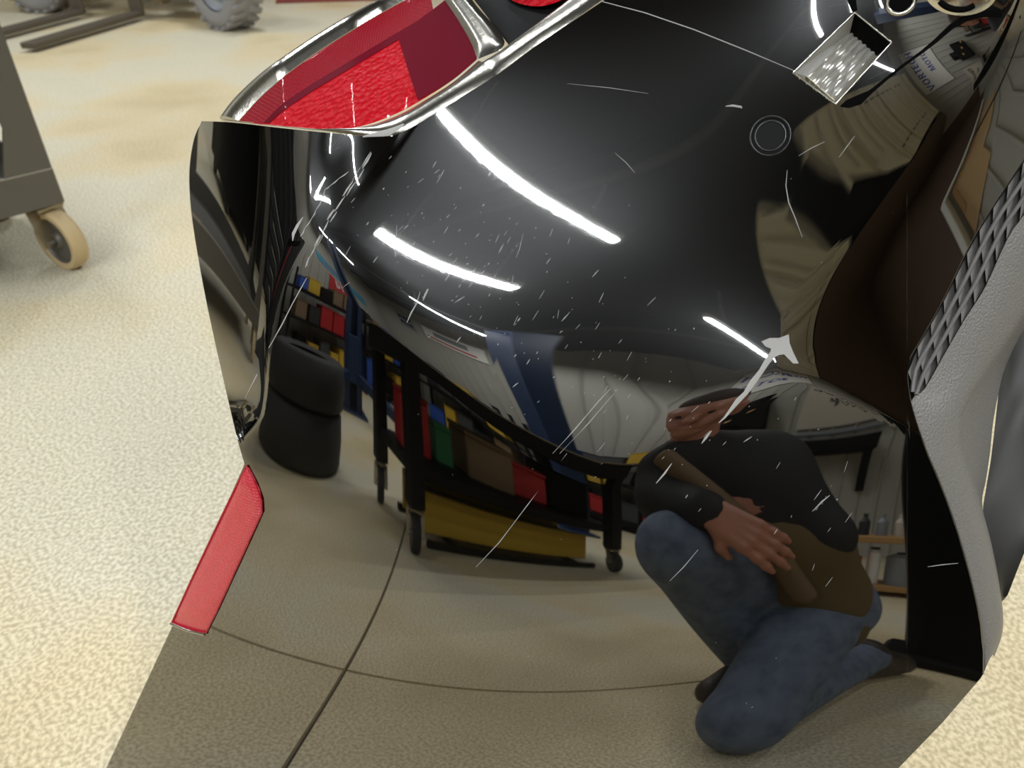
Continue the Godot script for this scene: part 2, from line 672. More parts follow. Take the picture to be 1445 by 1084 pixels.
func make_materials() -> void:
	# floor: sealed concrete, granular, with broad warm stains
	var fl := mat("floor_concrete", Color.WHITE, 0.62)
	fl.albedo_texture = noise_tex(FastNoiseLite.TYPE_SIMPLEX_SMOOTH, 0.085, 3, 1024, 3, ramp([[0.0, lin(0.40, 0.355, 0.25)], [0.40, lin(0.60, 0.545, 0.41)], [0.56, lin(0.72, 0.66, 0.51)], [1.0, lin(0.92, 0.87, 0.72)]]))
	fl.uv1_triplanar = true
	fl.uv1_world_triplanar = true
	fl.uv1_scale = Vector3.ONE * 1.1
	fl.detail_enabled = true
	fl.detail_blend_mode = BaseMaterial3D.BLEND_MODE_MUL
	fl.detail_uv_layer = BaseMaterial3D.DETAIL_UV_2
	fl.uv2_triplanar = true
	fl.uv2_world_triplanar = true
	fl.uv2_scale = Vector3.ONE * 0.23
	fl.detail_albedo = noise_tex(FastNoiseLite.TYPE_SIMPLEX_SMOOTH, 0.006, 4, 512, 11, ramp([[0.0, Color(0.90, 0.85, 0.74)], [0.35, Color(0.98, 0.94, 0.85)], [0.6, Color(0.97, 0.965, 0.94)], [1.0, Color(0.94, 0.945, 0.93)]]))
	fl.heightmap_enabled = true
	fl.heightmap_scale = 0.12
	fl.heightmap_texture = noise_tex(FastNoiseLite.TYPE_SIMPLEX_SMOOTH, 0.085, 3, 1024, 3)
	mat("joint_dark", lin(0.07, 0.06, 0.05), 0.95)
	# bumper paint: glossy black lacquer with a haze of fine wash scratches in the top coat
	var paint := mat("black_lacquer", lin(0.21, 0.205, 0.195), 0.016, 1.0)
	paint.clearcoat_enabled = true
	paint.clearcoat = 0.2
	paint.clearcoat_roughness = 0.2
	mat("scuff_plastic", lin(0.42, 0.41, 0.39), 0.75)
	mat("scratch_pale", lin(0.34, 0.34, 0.33), 0.6)
	mat("gap_black", lin(0.004, 0.004, 0.004), 0.8, 0.0, {"metallic_specular": 0.1})
	mat("sensor_black", lin(0.012, 0.012, 0.012), 0.5, 0.0, {"metallic_specular": 0.2})
	mat("sensor_ring", lin(0.10, 0.10, 0.10), 0.3, 1.0)
	var cr := mat("chrome", lin(0.62, 0.60, 0.53), 0.2, 1.0)
	cr.heightmap_enabled = true
	cr.uv1_triplanar = true
	cr.uv1_scale = Vector3.ONE * 7.0
	cr.heightmap_scale = 0.01
	cr.heightmap_texture = noise_tex(FastNoiseLite.TYPE_SIMPLEX, 0.05, 4, 512, 5)
	# tail lamp
	var l1 := mat("lens_optic", lin(0.50, 0.002, 0.010), 0.5, 0.0)
	l1.clearcoat_enabled = true
	l1.metallic_specular = 0.2
	l1.clearcoat = 0.12
	l1.clearcoat_roughness = 0.02
	l1.heightmap_enabled = true
	l1.uv1_triplanar = true
	l1.uv1_scale = Vector3.ONE * 6.0
	l1.heightmap_scale = 0.5
	l1.heightmap_texture = noise_tex(FastNoiseLite.TYPE_CELLULAR, 0.055, 1, 512, 7)
	var l2 := mat("lens_band", lin(0.27, 0.002, 0.012), 0.5, 0.0)
	l2.clearcoat_enabled = true
	l2.metallic_specular = 0.2
	l2.clearcoat = 0.1
	l2.clearcoat_roughness = 0.03
	l2.heightmap_enabled = true
	l2.uv1_triplanar = true
	l2.uv1_scale = Vector3.ONE * 23.0
	l2.heightmap_scale = 0.10
	l2.heightmap_texture = grid_texture(256, 16)
	var l3 := mat("lens_dark", lin(0.13, 0.002, 0.012), 0.4, 0.0)
	l3.clearcoat_enabled = true
	l3.metallic_specular = 0.08
	l3.clearcoat = 0.06
	l3.clearcoat_roughness = 0.02
	var rf := mat("reflector_red", lin(0.62, 0.022, 0.045), 0.4, 0.0)
	rf.clearcoat_enabled = true
	rf.clearcoat_roughness = 0.05
	rf.heightmap_enabled = true
	rf.uv1_triplanar = true
	rf.uv1_scale = Vector3.ONE * 20.0
	rf.heightmap_scale = 0.12
	rf.heightmap_texture = grid_texture(256, 16)
	mat("reflector_rim", lin(0.42, 0.012, 0.03), 0.15)
	mat("clear_lens", lin(0.75, 0.74, 0.68), 0.16, 0.7)
	# valance: grained grey plastic
	var va := mat("grained_plastic", lin(0.20, 0.19, 0.172), 0.5)
	va.metallic_specular = 0.62
	va.uv1_triplanar = true
	va.uv1_scale = Vector3.ONE * 8.0
	va.heightmap_enabled = true
	va.heightmap_scale = 0.09
	va.heightmap_texture = noise_tex(FastNoiseLite.TYPE_SIMPLEX_SMOOTH, 0.11, 2, 512, 21)
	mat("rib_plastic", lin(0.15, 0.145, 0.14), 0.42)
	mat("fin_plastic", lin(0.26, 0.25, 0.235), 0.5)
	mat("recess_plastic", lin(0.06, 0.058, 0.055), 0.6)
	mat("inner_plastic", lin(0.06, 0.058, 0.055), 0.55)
	# workshop
	mat("steel_grey", lin(0.115, 0.105, 0.085), 0.5, 0.35)
	mat("steel_edge", lin(0.36, 0.33, 0.28), 0.4, 0.5)
	mat("caster_tan", lin(0.50, 0.38, 0.20), 0.55)
	mat("caster_plate", lin(0.30, 0.25, 0.16), 0.35, 0.7)
	mat("zinc", lin(0.5, 0.48, 0.43), 0.3, 0.9)
	mat("fork_steel", lin(0.11, 0.09, 0.065), 0.55, 0.3)
	mat("tyre_grey", lin(0.27, 0.26, 0.25), 0.85)
	mat("tyre_black", lin(0.018, 0.018, 0.018), 0.7)
	mat("hub_paint", lin(0.42, 0.44, 0.47), 0.35, 0.4)
	mat("machine_ochre", lin(0.34, 0.29, 0.20), 0.55)
	mat("red_mat", lin(0.22, 0.04, 0.03), 0.8)
	mat("wall_panel", lin(0.38, 0.37, 0.32), 0.5)
	mat("wall_rib", lin(0.38, 0.37, 0.32), 0.5)
	mat("ceiling_dark", lin(0.020, 0.019, 0.018), 0.9)
	mat("truss_dark", lin(0.035, 0.033, 0.03), 0.7)
	mat("ceiling_wood", lin(0.10, 0.062, 0.040), 0.85)
	mat("door_panel", lin(0.78, 0.74, 0.60), 0.45)
	mat("plywood", lin(0.50, 0.33, 0.16), 0.7)
	mat("ledge_white", lin(0.66, 0.66, 0.60), 0.5)
	mat("jamb_dark", lin(0.03, 0.03, 0.03), 0.6)
	mat("lift_blue", lin(0.006, 0.024, 0.075), 0.45, 0.0)
	mat("table_black", lin(0.008, 0.008, 0.008), 0.6, 0.0, {"metallic_specular": 0.25})
	mat("table_top", lin(0.16, 0.12, 0.08), 0.6)
	mat("yellow_paint", lin(0.62, 0.40, 0.035), 0.5)
	mat("black_rubber", lin(0.010, 0.010, 0.010), 0.7)
	mat("black_gloss", lin(0.006, 0.006, 0.006), 0.6, 0.0, {"metallic_specular": 0.2})
	mat("red_paint", lin(0.40, 0.012, 0.015), 0.5)
	mat("green_paint", lin(0.03, 0.20, 0.07), 0.5)
	mat("cardboard", lin(0.20, 0.13, 0.07), 0.8)
	mat("blue_plastic", lin(0.03, 0.09, 0.40), 0.5)
	mat("sky_blue", lin(0.06, 0.30, 0.46), 0.5)
	mat("white_print", lin(0.74, 0.73, 0.68), 0.6)
	mat("paper_tan", lin(0.52, 0.47, 0.38), 0.7)
	mat("ink_black", lin(0.02, 0.02, 0.022), 0.6)
	mat("ink_navy", lin(0.03, 0.06, 0.30), 0.6)
	mat("ink_red", lin(0.50, 0.03, 0.03), 0.6)
	mat("grey_plastic", lin(0.22, 0.24, 0.26), 0.5)
	mat("shelf_wood", lin(0.42, 0.24, 0.09), 0.7)
	var jn := mat("denim", lin(0.16, 0.20, 0.27), 0.85)
	jn.albedo_texture = noise_tex(FastNoiseLite.TYPE_SIMPLEX_SMOOTH, 0.02, 4, 512, 31, ramp([[0.0, Color(0.62, 0.64, 0.68)], [0.5, Color(0.9, 0.9, 0.92)], [1.0, Color(1, 1, 1)]]))
	jn.uv1_triplanar = true
	jn.uv1_scale = Vector3.ONE * 2.0
	mat("coat_brown", lin(0.115, 0.078, 0.026), 0.8)
	mat("coat_lining", lin(0.17, 0.11, 0.055), 0.8)
	mat("jacket_black", lin(0.012, 0.012, 0.012), 0.75)
	mat("boot_leather", lin(0.035, 0.024, 0.015), 0.55)
	mat("skin_tone", lin(0.46, 0.20, 0.13), 0.5)
	mat("hair_brown", lin(0.05, 0.03, 0.02), 0.7)
	mat("eye_white", lin(0.7, 0.7, 0.7), 0.3)
	var em := mat("lamp_glow", Color.WHITE, 0.5)
	em.emission_enabled = true
	em.emission = Color(0.93, 0.97, 1.0)
	em.emission_energy_multiplier = 9.0
	mat("slate_plastic", lin(0.05, 0.055, 0.06), 0.5)
	mat("lamp_wall", lin(0.42, 0.42, 0.40), 0.35)
	mat("lamp_housing", lin(0.55, 0.55, 0.55), 0.5)


func grid_texture(size: int, cells: int) -> ImageTexture:
	var im := Image.create(size, size, false, Image.FORMAT_L8)
	for y in size:
		for x in size:
			var a := fposmod(float(x) * cells / size, 1.0) - 0.5
			var b := fposmod(float(y) * cells / size, 1.0) - 0.5
			var h := clampf(1.0 - 1.9 * maxf(absf(a), absf(b)), 0.0, 1.0)
			im.set_pixel(x, y, Color(h, h, h))
	return ImageTexture.create_from_image(im)


const ROOM_LO := Vector3(-6.0, 0.0, -9.0)
const ROOM_HI := Vector3(4.2, 4.5, 6.5)
# strip lights: centre x, z, length, turn in degrees (0 = along the depth of the shop)
const LAMPS := [[-1.34, 2.34, 1.83], [-1.86, 3.03, 1.6], [-2.36, 4.9, 1.9], [-0.55, 4.95, 1.1], [1.9, 1.0, 1.2], [-4.0, 1.5, 2.3, 80.0], [-4.5, 3.1, 1.7], [-2.2, -2.6, 2.0], [-4.6, -4.6, 2.0], [-1.6, -6.4, 2.0], [2.2, -3.4, 2.0], [2.7, -1.2, 1.8]]
const LAMP_Y := 4.0
const LAMP_TURN := 22.0
const LAMP_ENERGY := 3.8


func strip_light(x: float, z: float, length: float, label: String, turn := LAMP_TURN) -> void:
	var t := thing("strip_light", label, "light", Vector3(x, LAMP_Y, z), deg_to_rad(turn), "")
	var st := st_new()
	box_into(st, Vector3(0.045, 0.05, length + 0.04), Transform3D(Basis(), Vector3(0, 0.038, 0)), 0.008)
	for s in [-1.0, 1.0]:
		tube_into(st, [Vector3(0, 0.07, s * length * 0.35), Vector3(0, ROOM_HI.y - LAMP_Y - (0.21 if z < -1.0 else 0.002), s * length * 0.35)], 0.006, 6, -1, false)
	part(t, "housing", done(st), M.lamp_housing)
	for s in [-1.0, 1.0]:
		part(t, "led_tube", tube([Vector3(s * 0.009, 0.004, -length / 2), Vector3(s * 0.009, 0.004, length / 2)], 0.007, 10), M.lamp_glow)
		var l := AreaLight3D.new()
		l.name = "lamp_%s" % ("near" if s > 0 else "far")
		l.area_size = Vector2(0.014, length)
		l.light_energy = LAMP_ENERGY * length * 0.5
		l.light_color = Color(0.97, 0.985, 1.0)
		l.shadow_enabled = true
		l.area_range = 30.0
		l.rotation.x = -PI / 2
		l.position = Vector3(s * 0.009, -0.005, 0)
		t.add_child(l, true)


func _ready() -> void:
	rng.seed = 7
	var cam := Camera3D.new()
	cam.name = "camera"
	cam.position = EYE
	cam.rotation_degrees.x = -PITCH
	cam.fov = rad_to_deg(2.0 * atan(542.0 / FPX))
	cam.near = 0.02
	cam.current = true
	add_child(cam)
	var we := WorldEnvironment.new()
	we.name = "environment"
	var env := Environment.new()
	env.background_mode = Environment.BG_COLOR
	env.background_color = Color(0.02, 0.02, 0.022)
	env.tonemap_mode = Environment.TONE_MAPPER_LINEAR
	env.tonemap_exposure = 1.0
	env.sdfgi_enabled = true
	env.ssao_enabled = true
	env.ssil_enabled = true
	we.environment = env
	add_child(we)
	make_materials()
	var lens := CameraAttributesPhysical.new()
	lens.frustum_focal_length = 12.0 / (542.0 / FPX)
	lens.frustum_focus_distance = 0.62
	lens.exposure_aperture = 7.2
	lens.exposure_multiplier = 1.0
	cam.attributes = lens
	cam.fov = rad_to_deg(2.0 * atan(542.0 / FPX))
	var lamp_labels := ["long twin strip light whose streak is the longest on the black bumper top", "twin tube strip light above the table end, second streak on the black top face", "strip light nearest the ribbed back wall on the left, third streak on the bumper", "strip light in line behind the long one, beyond the table end", "strip light over the clear floor on the right of the bumper", "strip light left of the bumper, its streak beside the scuffed corner", "strip light over the left shelves and lift column", "strip light above the floor left of the bumper", "strip light over the forklift forks", "strip light above the forklift wheel", "strip light in front on the right side of the shop", "strip light near the right wall, right of the bumper"]
	for i in LAMPS.size():
		strip_light(LAMPS[i][0], LAMPS[i][1], LAMPS[i][2], lamp_labels[i], LAMPS[i][3] if LAMPS[i].size() > 3 else LAMP_TURN)
	build_room()
	build_bumper()
	build_tail_lamp()
	build_valance()
	build_cart()
	build_forklift()
	build_lift()
	build_table()
	build_man()
	build_shop()


func build_room() -> void:
	# floor: poured slabs with sawn joints
	var d1 := Vector2(0.80, 0.60).normalized()
	var d2 := Vector2(-d1.y, d1.x)
	var k := Vector2(-0.71, 0.045)
	var room := PackedVector2Array([Vector2(ROOM_LO.x, ROOM_LO.z), Vector2(ROOM_HI.x, ROOM_LO.z), Vector2(ROOM_HI.x, ROOM_HI.z), Vector2(ROOM_LO.x, ROOM_HI.z)])
	var ground := structure("floor", box(Vector3(10.6, 0.1, 15.9), Vector3(-0.9, -0.068, -1.25), 0.0), M.joint_dark, "pale granular concrete shop floor with thin dark sawn joints", "floor")
	var s := 7.0
	var g := 0.0055
	for i in range(-3, 3):
		for j in range(-3, 3):
			var q := PackedVector2Array()
			for c in [[0, 0], [1, 0], [1, 1], [0, 1]]:
				var a: float = (i + c[0]) * s + (g if c[0] == 0 else -g)
				var b: float = (j + c[1]) * s + (g if c[1] == 0 else -g)
				q.append(k + d1 * a + d2 * b)
			for cut in Geometry2D.intersect_polygons(q, room):
				var st := st_new()
				slab_into(st, cut, 0.0, 0.018)
				part(ground, "slab", done(st), M.floor_concrete)
	# walls and ceiling
	var w := 0.15
	var size := ROOM_HI - ROOM_LO
	var mid := (ROOM_HI + ROOM_LO) * 0.5
	var back := structure("wall_back", box(Vector3(size.x + 2 * w, size.y + w, w), Vector3(mid.x, mid.y, ROOM_HI.z + w / 2), 0.0), M.wall_panel, "pale ribbed metal wall behind the kneeling man", "wall")
	var left := structure("wall_left", box(Vector3(w, size.y + w, size.z), Vector3(ROOM_LO.x - w / 2, mid.y, mid.z), 0.0), M.wall_panel, "pale ribbed metal wall behind the left shelves", "wall")
	var right := structure("wall_right", box(Vector3(w, size.y + w, size.z), Vector3(ROOM_HI.x + w / 2, mid.y, mid.z), 0.0), M.wall_panel, "pale wall with level siding laps on the right of the shop", "wall")
	structure("wall_front", box(Vector3(size.x + 2 * w, size.y + w, w), Vector3(mid.x, mid.y, ROOM_LO.z - w / 2), 0.0), M.wall_panel, "pale plain wall far beyond the forklift", "wall")
	var top := structure("ceiling", box(Vector3(size.x + 2 * w, w, size.z + 2 * w), Vector3(mid.x, ROOM_HI.y + w / 2, mid.z), 0.0), M.ceiling_dark, "dark ceiling above the strip lights", "ceiling")
	var rib := box(Vector3(0.035, size.y, 0.022), Vector3.ZERO, 0.006)
	var x := ROOM_LO.x + 0.15
	while x < ROOM_HI.x:
		part(back, "rib", rib, M.wall_rib, Transform3D(Basis(), Vector3(x, mid.y, ROOM_HI.z - 0.011)))
		x += 0.225
	var z := ROOM_LO.z + 0.15
	while z < ROOM_HI.z:
		part(left, "rib", rib, M.wall_rib, Transform3D(Basis(Vector3.UP, PI / 2), Vector3(ROOM_LO.x + 0.011, mid.y, z)))
		z += 0.3
	var lap := box(Vector3(0.03, 0.03, size.z), Vector3.ZERO, 0.006)
	for i in 16:
		part(right, "siding_lap", lap, M.wall_rib, Transform3D(Basis(), Vector3(ROOM_HI.x - 0.015, 0.28 + 0.27 * i, mid.z)))
	for i in 6:
		part(top, "truss", box(Vector3(size.x - 0.1, 0.2, 0.09), Vector3.ZERO, 0.01), M.truss_dark, Transform3D(Basis(), Vector3(mid.x, ROOM_HI.y - 0.1, -7.6 + 2.6 * i)))


# ================= the black bumper =================
func build_bumper() -> void:
	var t := thing("car_bumper", "large glossy black car rear bumper with scraped creases, scratches and a clear lamp in it", "bumper")
	var out := [[], [], []]
	var side := smooth_line([Vector2(285, 171), Vector2(275, 192), Vector2(269, 222), Vector2(267, 255), Vector2(270, 300), Vector2(279, 360), Vector2(291, 425), Vector2(306, 495), Vector2(322, 565), Vector2(335, 620), Vector2(345, 655)], 5)
	var side_up := side.filter(func(q): return q.y <= 255.0)
	var side_down := side.filter(func(q): return q.y >= 250.0)
	var lip := smooth_line([Vector2(285, 171), Vector2(330, 173), Vector2(400, 181), Vector2(480, 189), Vector2(540, 193), Vector2(575, 183), Vector2(620, 156), Vector2(700, 106), Vector2(760, 62), Vector2(850, 2), Vector2(940, -58)], 5)
	var lip_top := lip + [Vector2(950, -64), Vector2(1600, -64)]
	var lower_left := [Vector2(345, 655), Vector2(300, 757), Vector2(245, 880), Vector2(150, 1084), Vector2(132, 1122)]
	var bottom := [Vector2(100, 1122), Vector2(1228, 1122), Vector2(1268, 1084), Vector2(1330, 1020), Vector2(1384, 957), Vector2(1387, 952)]
	var edge_up := smooth_line([Vector2(1280, 532), Vector2(1283, 506), Vector2(1300, 477), Vector2(1333, 418), Vector2(1377, 329), Vector2(1442, 228), Vector2(1500, 138)], 5)
	var edge_down := smooth_line([Vector2(1280, 532), Vector2(1285, 569), Vector2(1305, 634), Vector2(1326, 684), Vector2(1351, 754), Vector2(1376, 846), Vector2(1386, 906), Vector2(1387, 952)], 5)
	var left_top := side_up.duplicate()
	left_top.reverse()
	left_top += lip
	# corner return
	skin_patch(columns(267.3, 345, 4.0), left_top, side_down, 90, out)
	skin_patch(columns(345, 540, 4.0), left_top, SC, 70, out)
	# top shelf
	var a_cols := columns(440, 540, 4.0)
	skin_patch(a_cols, SC, VX, 60, out)
	var hole := PackedVector2Array([Vector2(1119, 103), Vector2(1206, 18), Vector2(1258, 60), Vector2(1179, 147)])
	skin_patch(columns(540, 925, 4.5), lip_top, VX, 110, out)
	skin_patch(columns(925, 1110, 4.5), lip_top, VX, 110, out)
	skin_patch(columns(1110, 1266, 2.0), lip_top, VX, 170, out, hole)
	skin_patch(columns(1266, 1494, 4.5), lip_top, VX, 90, out)
	# rear face
	skin_patch(columns(132, 345, 5.0), lower_left, bottom, 60, out)
	skin_patch(columns(345, 440, 4.5), SC, bottom, 110, out)
	skin_patch(columns(440, 925, 4.5), VX, bottom, 130, out)
	skin_patch(columns(925, 1280, 4.5), VX, bottom, 130, out)
	skin_patch(columns(1280.02, 1494, 4.5), VX, edge_up, 70, out)
	skin_patch(columns(1280.02, 1386.9, 4.0), edge_down, bottom, 70, out)
	# rolled edges
	skin_rim(side, out, -1.0, 0.010)
	skin_rim(lip, out, 1.0, 0.014)
	skin_rim(lower_left, out, -1.0, 0.02)
	skin_rim(edge_up, out, 1.0, 0.012)
	skin_rim(edge_down, out, -1.0, 0.012)
	skin_rim(bottom.slice(1), out, -1.0, 0.02)
	part(t, "cover", commit_arrays(out), M.black_lacquer)
	# worn-through corner and creases: bare grey plastic
	var st := st_new()
	patch_into(st, [Vector2(1074, 482), Vector2(1086, 477), Vector2(1099, 477), Vector2(1113, 472), Vector2(1114, 484), Vector2(1119, 497), Vector2(1127, 513), Vector2(1119, 513), Vector2(1106, 500), Vector2(1099, 501), Vector2(1090, 506), Vector2(1086, 499), Vector2(1088, 492), Vector2(1080, 489)])
	part(t, "corner_scuff", done(st), M.scuff_plastic).set_meta("label", "bare grey plastic worn through at the sharp corner")
	st = st_new()
	strip_into(st, [Vector3(1092, 498, 5), Vector3(1082, 511, 4.2), Vector3(1074, 524, 3.4), Vector3(1062, 540, 4.4), Vector3(1052, 555, 3.2), Vector3(1041, 566, 3.6), Vector3(1030, 580, 2.2), Vector3(1022, 590, 1.4), Vector3(1014, 597, 0.5)])
	part(t, "scuffed_crease", done(st), M.scuff_plastic)
	st = st_new()
	strip_into(st, [Vector3(1004, 608, 0.6), Vector3(996, 618, 1.8), Vector3(990, 626, 0.4)])
	part(t, "scuffed_crease", done(st), M.scuff_plastic)
	st = st_new()
	strip_into(st, [Vector3(948, 654, 0.5), Vector3(938, 668, 1.4), Vector3(926, 682, 0.5)])
	part(t, "scuffed_crease", done(st), M.scuff_plastic)
	st = st_new()
	strip_into(st, [Vector3(512, 193, 1.0), Vector3(530, 190, 3.0), Vector3(548, 187, 5.0), Vector3(560, 181, 3.0), Vector3(570, 175, 1.0)])
	part(t, "scuffed_crease", done(st), M.scuff_plastic)
	st = st_new()
	# ragged scrape down the left crease
	var spine := [Vector2(538, 196), Vector2(524, 216), Vector2(511, 237), Vector2(499, 258), Vector2(486, 278), Vector2(474, 297), Vector2(464, 312), Vector2(455, 330), Vector2(446, 347), Vector2(438, 362), Vector2(433, 377)]
	for i in spine.size() - 1:
		var p: Vector2 = spine[i]
		var q: Vector2 = spine[i + 1]
		for k in 3:
			var o := Vector2(rng.randf_range(-3, 3), rng.randf_range(-2, 2))
			if rng.randf() < 0.72:
				strip_into(st, [Vector3(p.x + o.x, p.y + o.y, 0.3), Vector3((p.x + q.x) / 2 + o.x + rng.randf_range(-1, 1), (p.y + q.y) / 2 + o.y, rng.randf_range(0.4, 1.1)), Vector3(q.x + o.x, q.y + o.y, 0.3)], 0.0003)
	var second := [Vector2(492, 242), Vector2(478, 252), Vector2(466, 262), Vector2(458, 268), Vector2(454, 282), Vector2(446, 296), Vector2(440, 308), Vector2(430, 322), Vector2(424, 334)]
	for i in second.size() - 1:
		strip_into(st, [Vector3(second[i].x, second[i].y, 0.3), Vector3((second[i].x + second[i + 1].x) / 2 + 1, (second[i].y + second[i + 1].y) / 2, 0.8), Vector3(second[i + 1].x, second[i + 1].y, 0.3)], 0.0003)
	strip_into(st, [Vector3(428, 306, 0.4), Vector3(420, 318, 2.0), Vector3(414, 330, 2.2), Vector3(413, 340, 0.5)], 0.0004)
	strip_into(st, [Vector3(433, 392, 0.3), Vector3(424, 408, 0.7), Vector3(412, 430, 0.6), Vector3(398, 458, 0.8), Vector3(380, 490, 0.5), Vector3(362, 530, 0.7), Vector3(346, 562, 0.3)], 0.0002)
	part(t, "scrape", done(st), M.scuff_plastic).set_meta("kind", "stuff")
	# single long scratches
	st = st_new()
	for line in [[Vector3(1111, 240, 0.3), Vector3(1109, 262, 0.7), Vector3(1113, 286, 0.8), Vector3(1123, 310, 0.7), Vector3(1132, 335, 0.3)], [Vector3(1127, 220, 0.3), Vector3(1145, 209, 0.6), Vector3(1164, 200, 0.3)], [Vector3(1184, 222, 0.3), Vector3(1195, 207, 0.6), Vector3(1206, 192, 0.3)],
		[Vector3(672, 800, 0.3), Vector3(705, 765, 0.7), Vector3(745, 712, 0.6), Vector3(800, 640, 0.3)], [Vector3(780, 640, 0.3), Vector3(812, 605, 0.9), Vector3(845, 566, 0.8), Vector3(862, 548, 0.3)], [Vector3(790, 640, 0.3), Vector3(830, 598, 0.7), Vector3(866, 556, 0.3)],
		[Vector3(1146, 722, 0.3), Vector3(1160, 708, 1.2), Vector3(1171, 699, 0.4)], [Vector3(1309, 800, 0.3), Vector3(1330, 797, 0.7), Vector3(1352, 795, 0.3)], [Vector3(945, 820, 0.3), Vector3(965, 800, 0.6), Vector3(985, 776, 0.3)], [Vector3(574, 456, 0.3), Vector3(580, 442, 1.1), Vector3(588, 428, 0.8), Vector3(593, 412, 0.3)], [Vector3(604, 408, 1.0), Vector3(600, 416, 1.4), Vector3(597, 424, 0.6)],
		[Vector3(560, 318, 0.3), Vector3(559, 345, 0.6), Vector3(558, 362, 0.3)], [Vector3(1024, 150, 0.6), Vector3(1034, 149, 1.6), Vector3(1046, 151, 1.6), Vector3(1047, 153, 0.4)], [Vector3(849, 2, 0.6), Vector3(910, 18, 0.8), Vector3(980, 42, 0.8), Vector3(1050, 70, 0.8), Vector3(1119, 99, 0.5)],
		[Vector3(800, 118, 0.2), Vector3(860, 124, 0.5), Vector3(915, 132, 0.2)], [Vector3(738, 330, 0.2), Vector3(733, 352, 0.5), Vector3(728, 364, 0.2)], [Vector3(868, 216, 0.2), Vector3(884, 230, 0.5), Vector3(896, 244, 0.2)]]:
		st = st_new()
		strip_into(st, line, 0.0003)
		part(t, "long_scratch", done(st), M.scratch_pale)
	# the spray of chips and nicks across the fold
	st = st_new()
	for i in 250:
		var u := 0.0
		var v := 0.0
		if i < 190:
			var f := rng.randf()
			u = lerpf(520, 900, f) + rng.randfn(0, 62)
			v = lerpf(250, 560, f) + rng.randfn(0, 58)
		elif i < 225:
			u = rng.randf_range(930, 1200)
			v = lerpf(640, 700, (u - 930) / 270.0) + rng.randfn(0, 55)
		else:
			u = rng.randf_range(420, 1270)
			v = rng.randf_range(230, 1000)
		if seam_distance(SC, u, v) > -6.0 or absf(seam_distance(VX, u, v)) < 6.0 or u > 1230.0 or (v < 210.0 and u < 640.0):
			continue
		var big := rng.randf()
		var far := i >= 225
		var long := 0.8 + (1.0 if far else 8.0) * pow(big, 3.0)
		var wide := (0.3 if far else 0.35 + 0.7 * pow(rng.randf(), 2.5))
		var ang := deg_to_rad(-52.0 + rng.randfn(0, 9.0))
		var d := Vector2(cos(ang), sin(ang)) * long
		strip_into(st, [Vector3(u - d.x, v - d.y, 0.2), Vector3(u, v, wide), Vector3(u + d.x, v + d.y, 0.25)], 0.0003)
	var chips := part(t, "scratch_marks", done(st), M.scratch_pale)
	chips.set_meta("kind", "stuff")
	# panel gap above the lamp
	st = st_new()
	strip_into(st, [Vector3(1186, 150, 1.0), Vector3(1196, 147, 6), Vector3(1212, 141, 7), Vector3(1228, 130, 3), Vector3(1250, 112, 2.2), Vector3(1275, 92, 2.2), Vector3(1300, 74, 2.2), Vector3(1320, 58, 3.0), Vector3(1342, 38, 4), Vector3(1362, 26, 5), Vector3(1388, 18, 6), Vector3(1412, 20, 5), Vector3(1440, 24, 3)], 0.0002)
	part(t, "panel_gap", done(st), M.gap_black)
	st = st_new()
	strip_into(st, [Vector3(1198, -20, 5), Vector3(1202, 0, 6), Vector3(1206, 16, 4)], 0.0002)
	part(t, "panel_gap", done(st), M.gap_black)
	build_sensor(t)
	build_plate_lamp(t)
	# red side reflector let into the corner
	var outline := [Vector2(349, 657), Vector2(362, 682), Vector2(370, 704), Vector2(371, 722), Vector2(352, 764), Vector2(330, 812), Vector2(308, 860), Vector2(292, 892), Vector2(268, 886), Vector2(244, 877), Vector2(270, 820), Vector2(300, 757), Vector2(325, 705)]
	var rows := []
	var ra := resample([Vector2(349, 657), Vector2(325, 705), Vector2(300, 757), Vector2(270, 820), Vector2(244, 877)], 16)
	var rb := resample(smooth_line([Vector2(352, 660), Vector2(366, 688), Vector2(371, 706), Vector2(370, 722), Vector2(352, 764), Vector2(330, 812), Vector2(308, 860), Vector2(290, 892)], 4), 16)
	for i in 16:
		var row := []
		for j in 9:
			var f := j / 8.0
			var q: Vector2 = ra[i].lerp(rb[i], f)
			row.append(on_skin(q.x, q.y, 0.0004 + 0.0030 * pow(1.0 - pow(absf(2.0 * f - 1.0), 3.0), 0.5) * (0.2 if i == 0 or i == 15 else 1.0)))
		rows.append(row)
	st = st_new()
	sheet_into(st, rows, false, 1)
	var refl := part(t, "reflector", done(st), M.reflector_red)
	refl.set_meta("label", "red ribbed side reflector strip")
	st = st_new()
	var ring := outline + [outline[0]]
	for i in ring.size() - 1:
		tube_into(st, [on_skin(ring[i].x, ring[i].y, 0.0012), on_skin(ring[i + 1].x, ring[i + 1].y, 0.0012)], 0.0010, 6, 2)
	part(refl, "rim", done(st), M.reflector_rim)
	part(refl, "foot", tube([on_skin(243, 879, 0.002), on_skin(268, 888, 0.003), on_skin(291, 894, 0.002)], 0.0016, 8), M.chrome)


func skin_frame(u: float, v: float, lift := 0.0) -> Transform3D:
	var p := on_skin(u, v, lift)
	var n := skin_normal(u, v)
	var x := (on_skin(u + 4, v) - on_skin(u - 4, v)).normalized()
	return Transform3D(Basis(x, n, x.cross(n)).orthonormalized(), p)


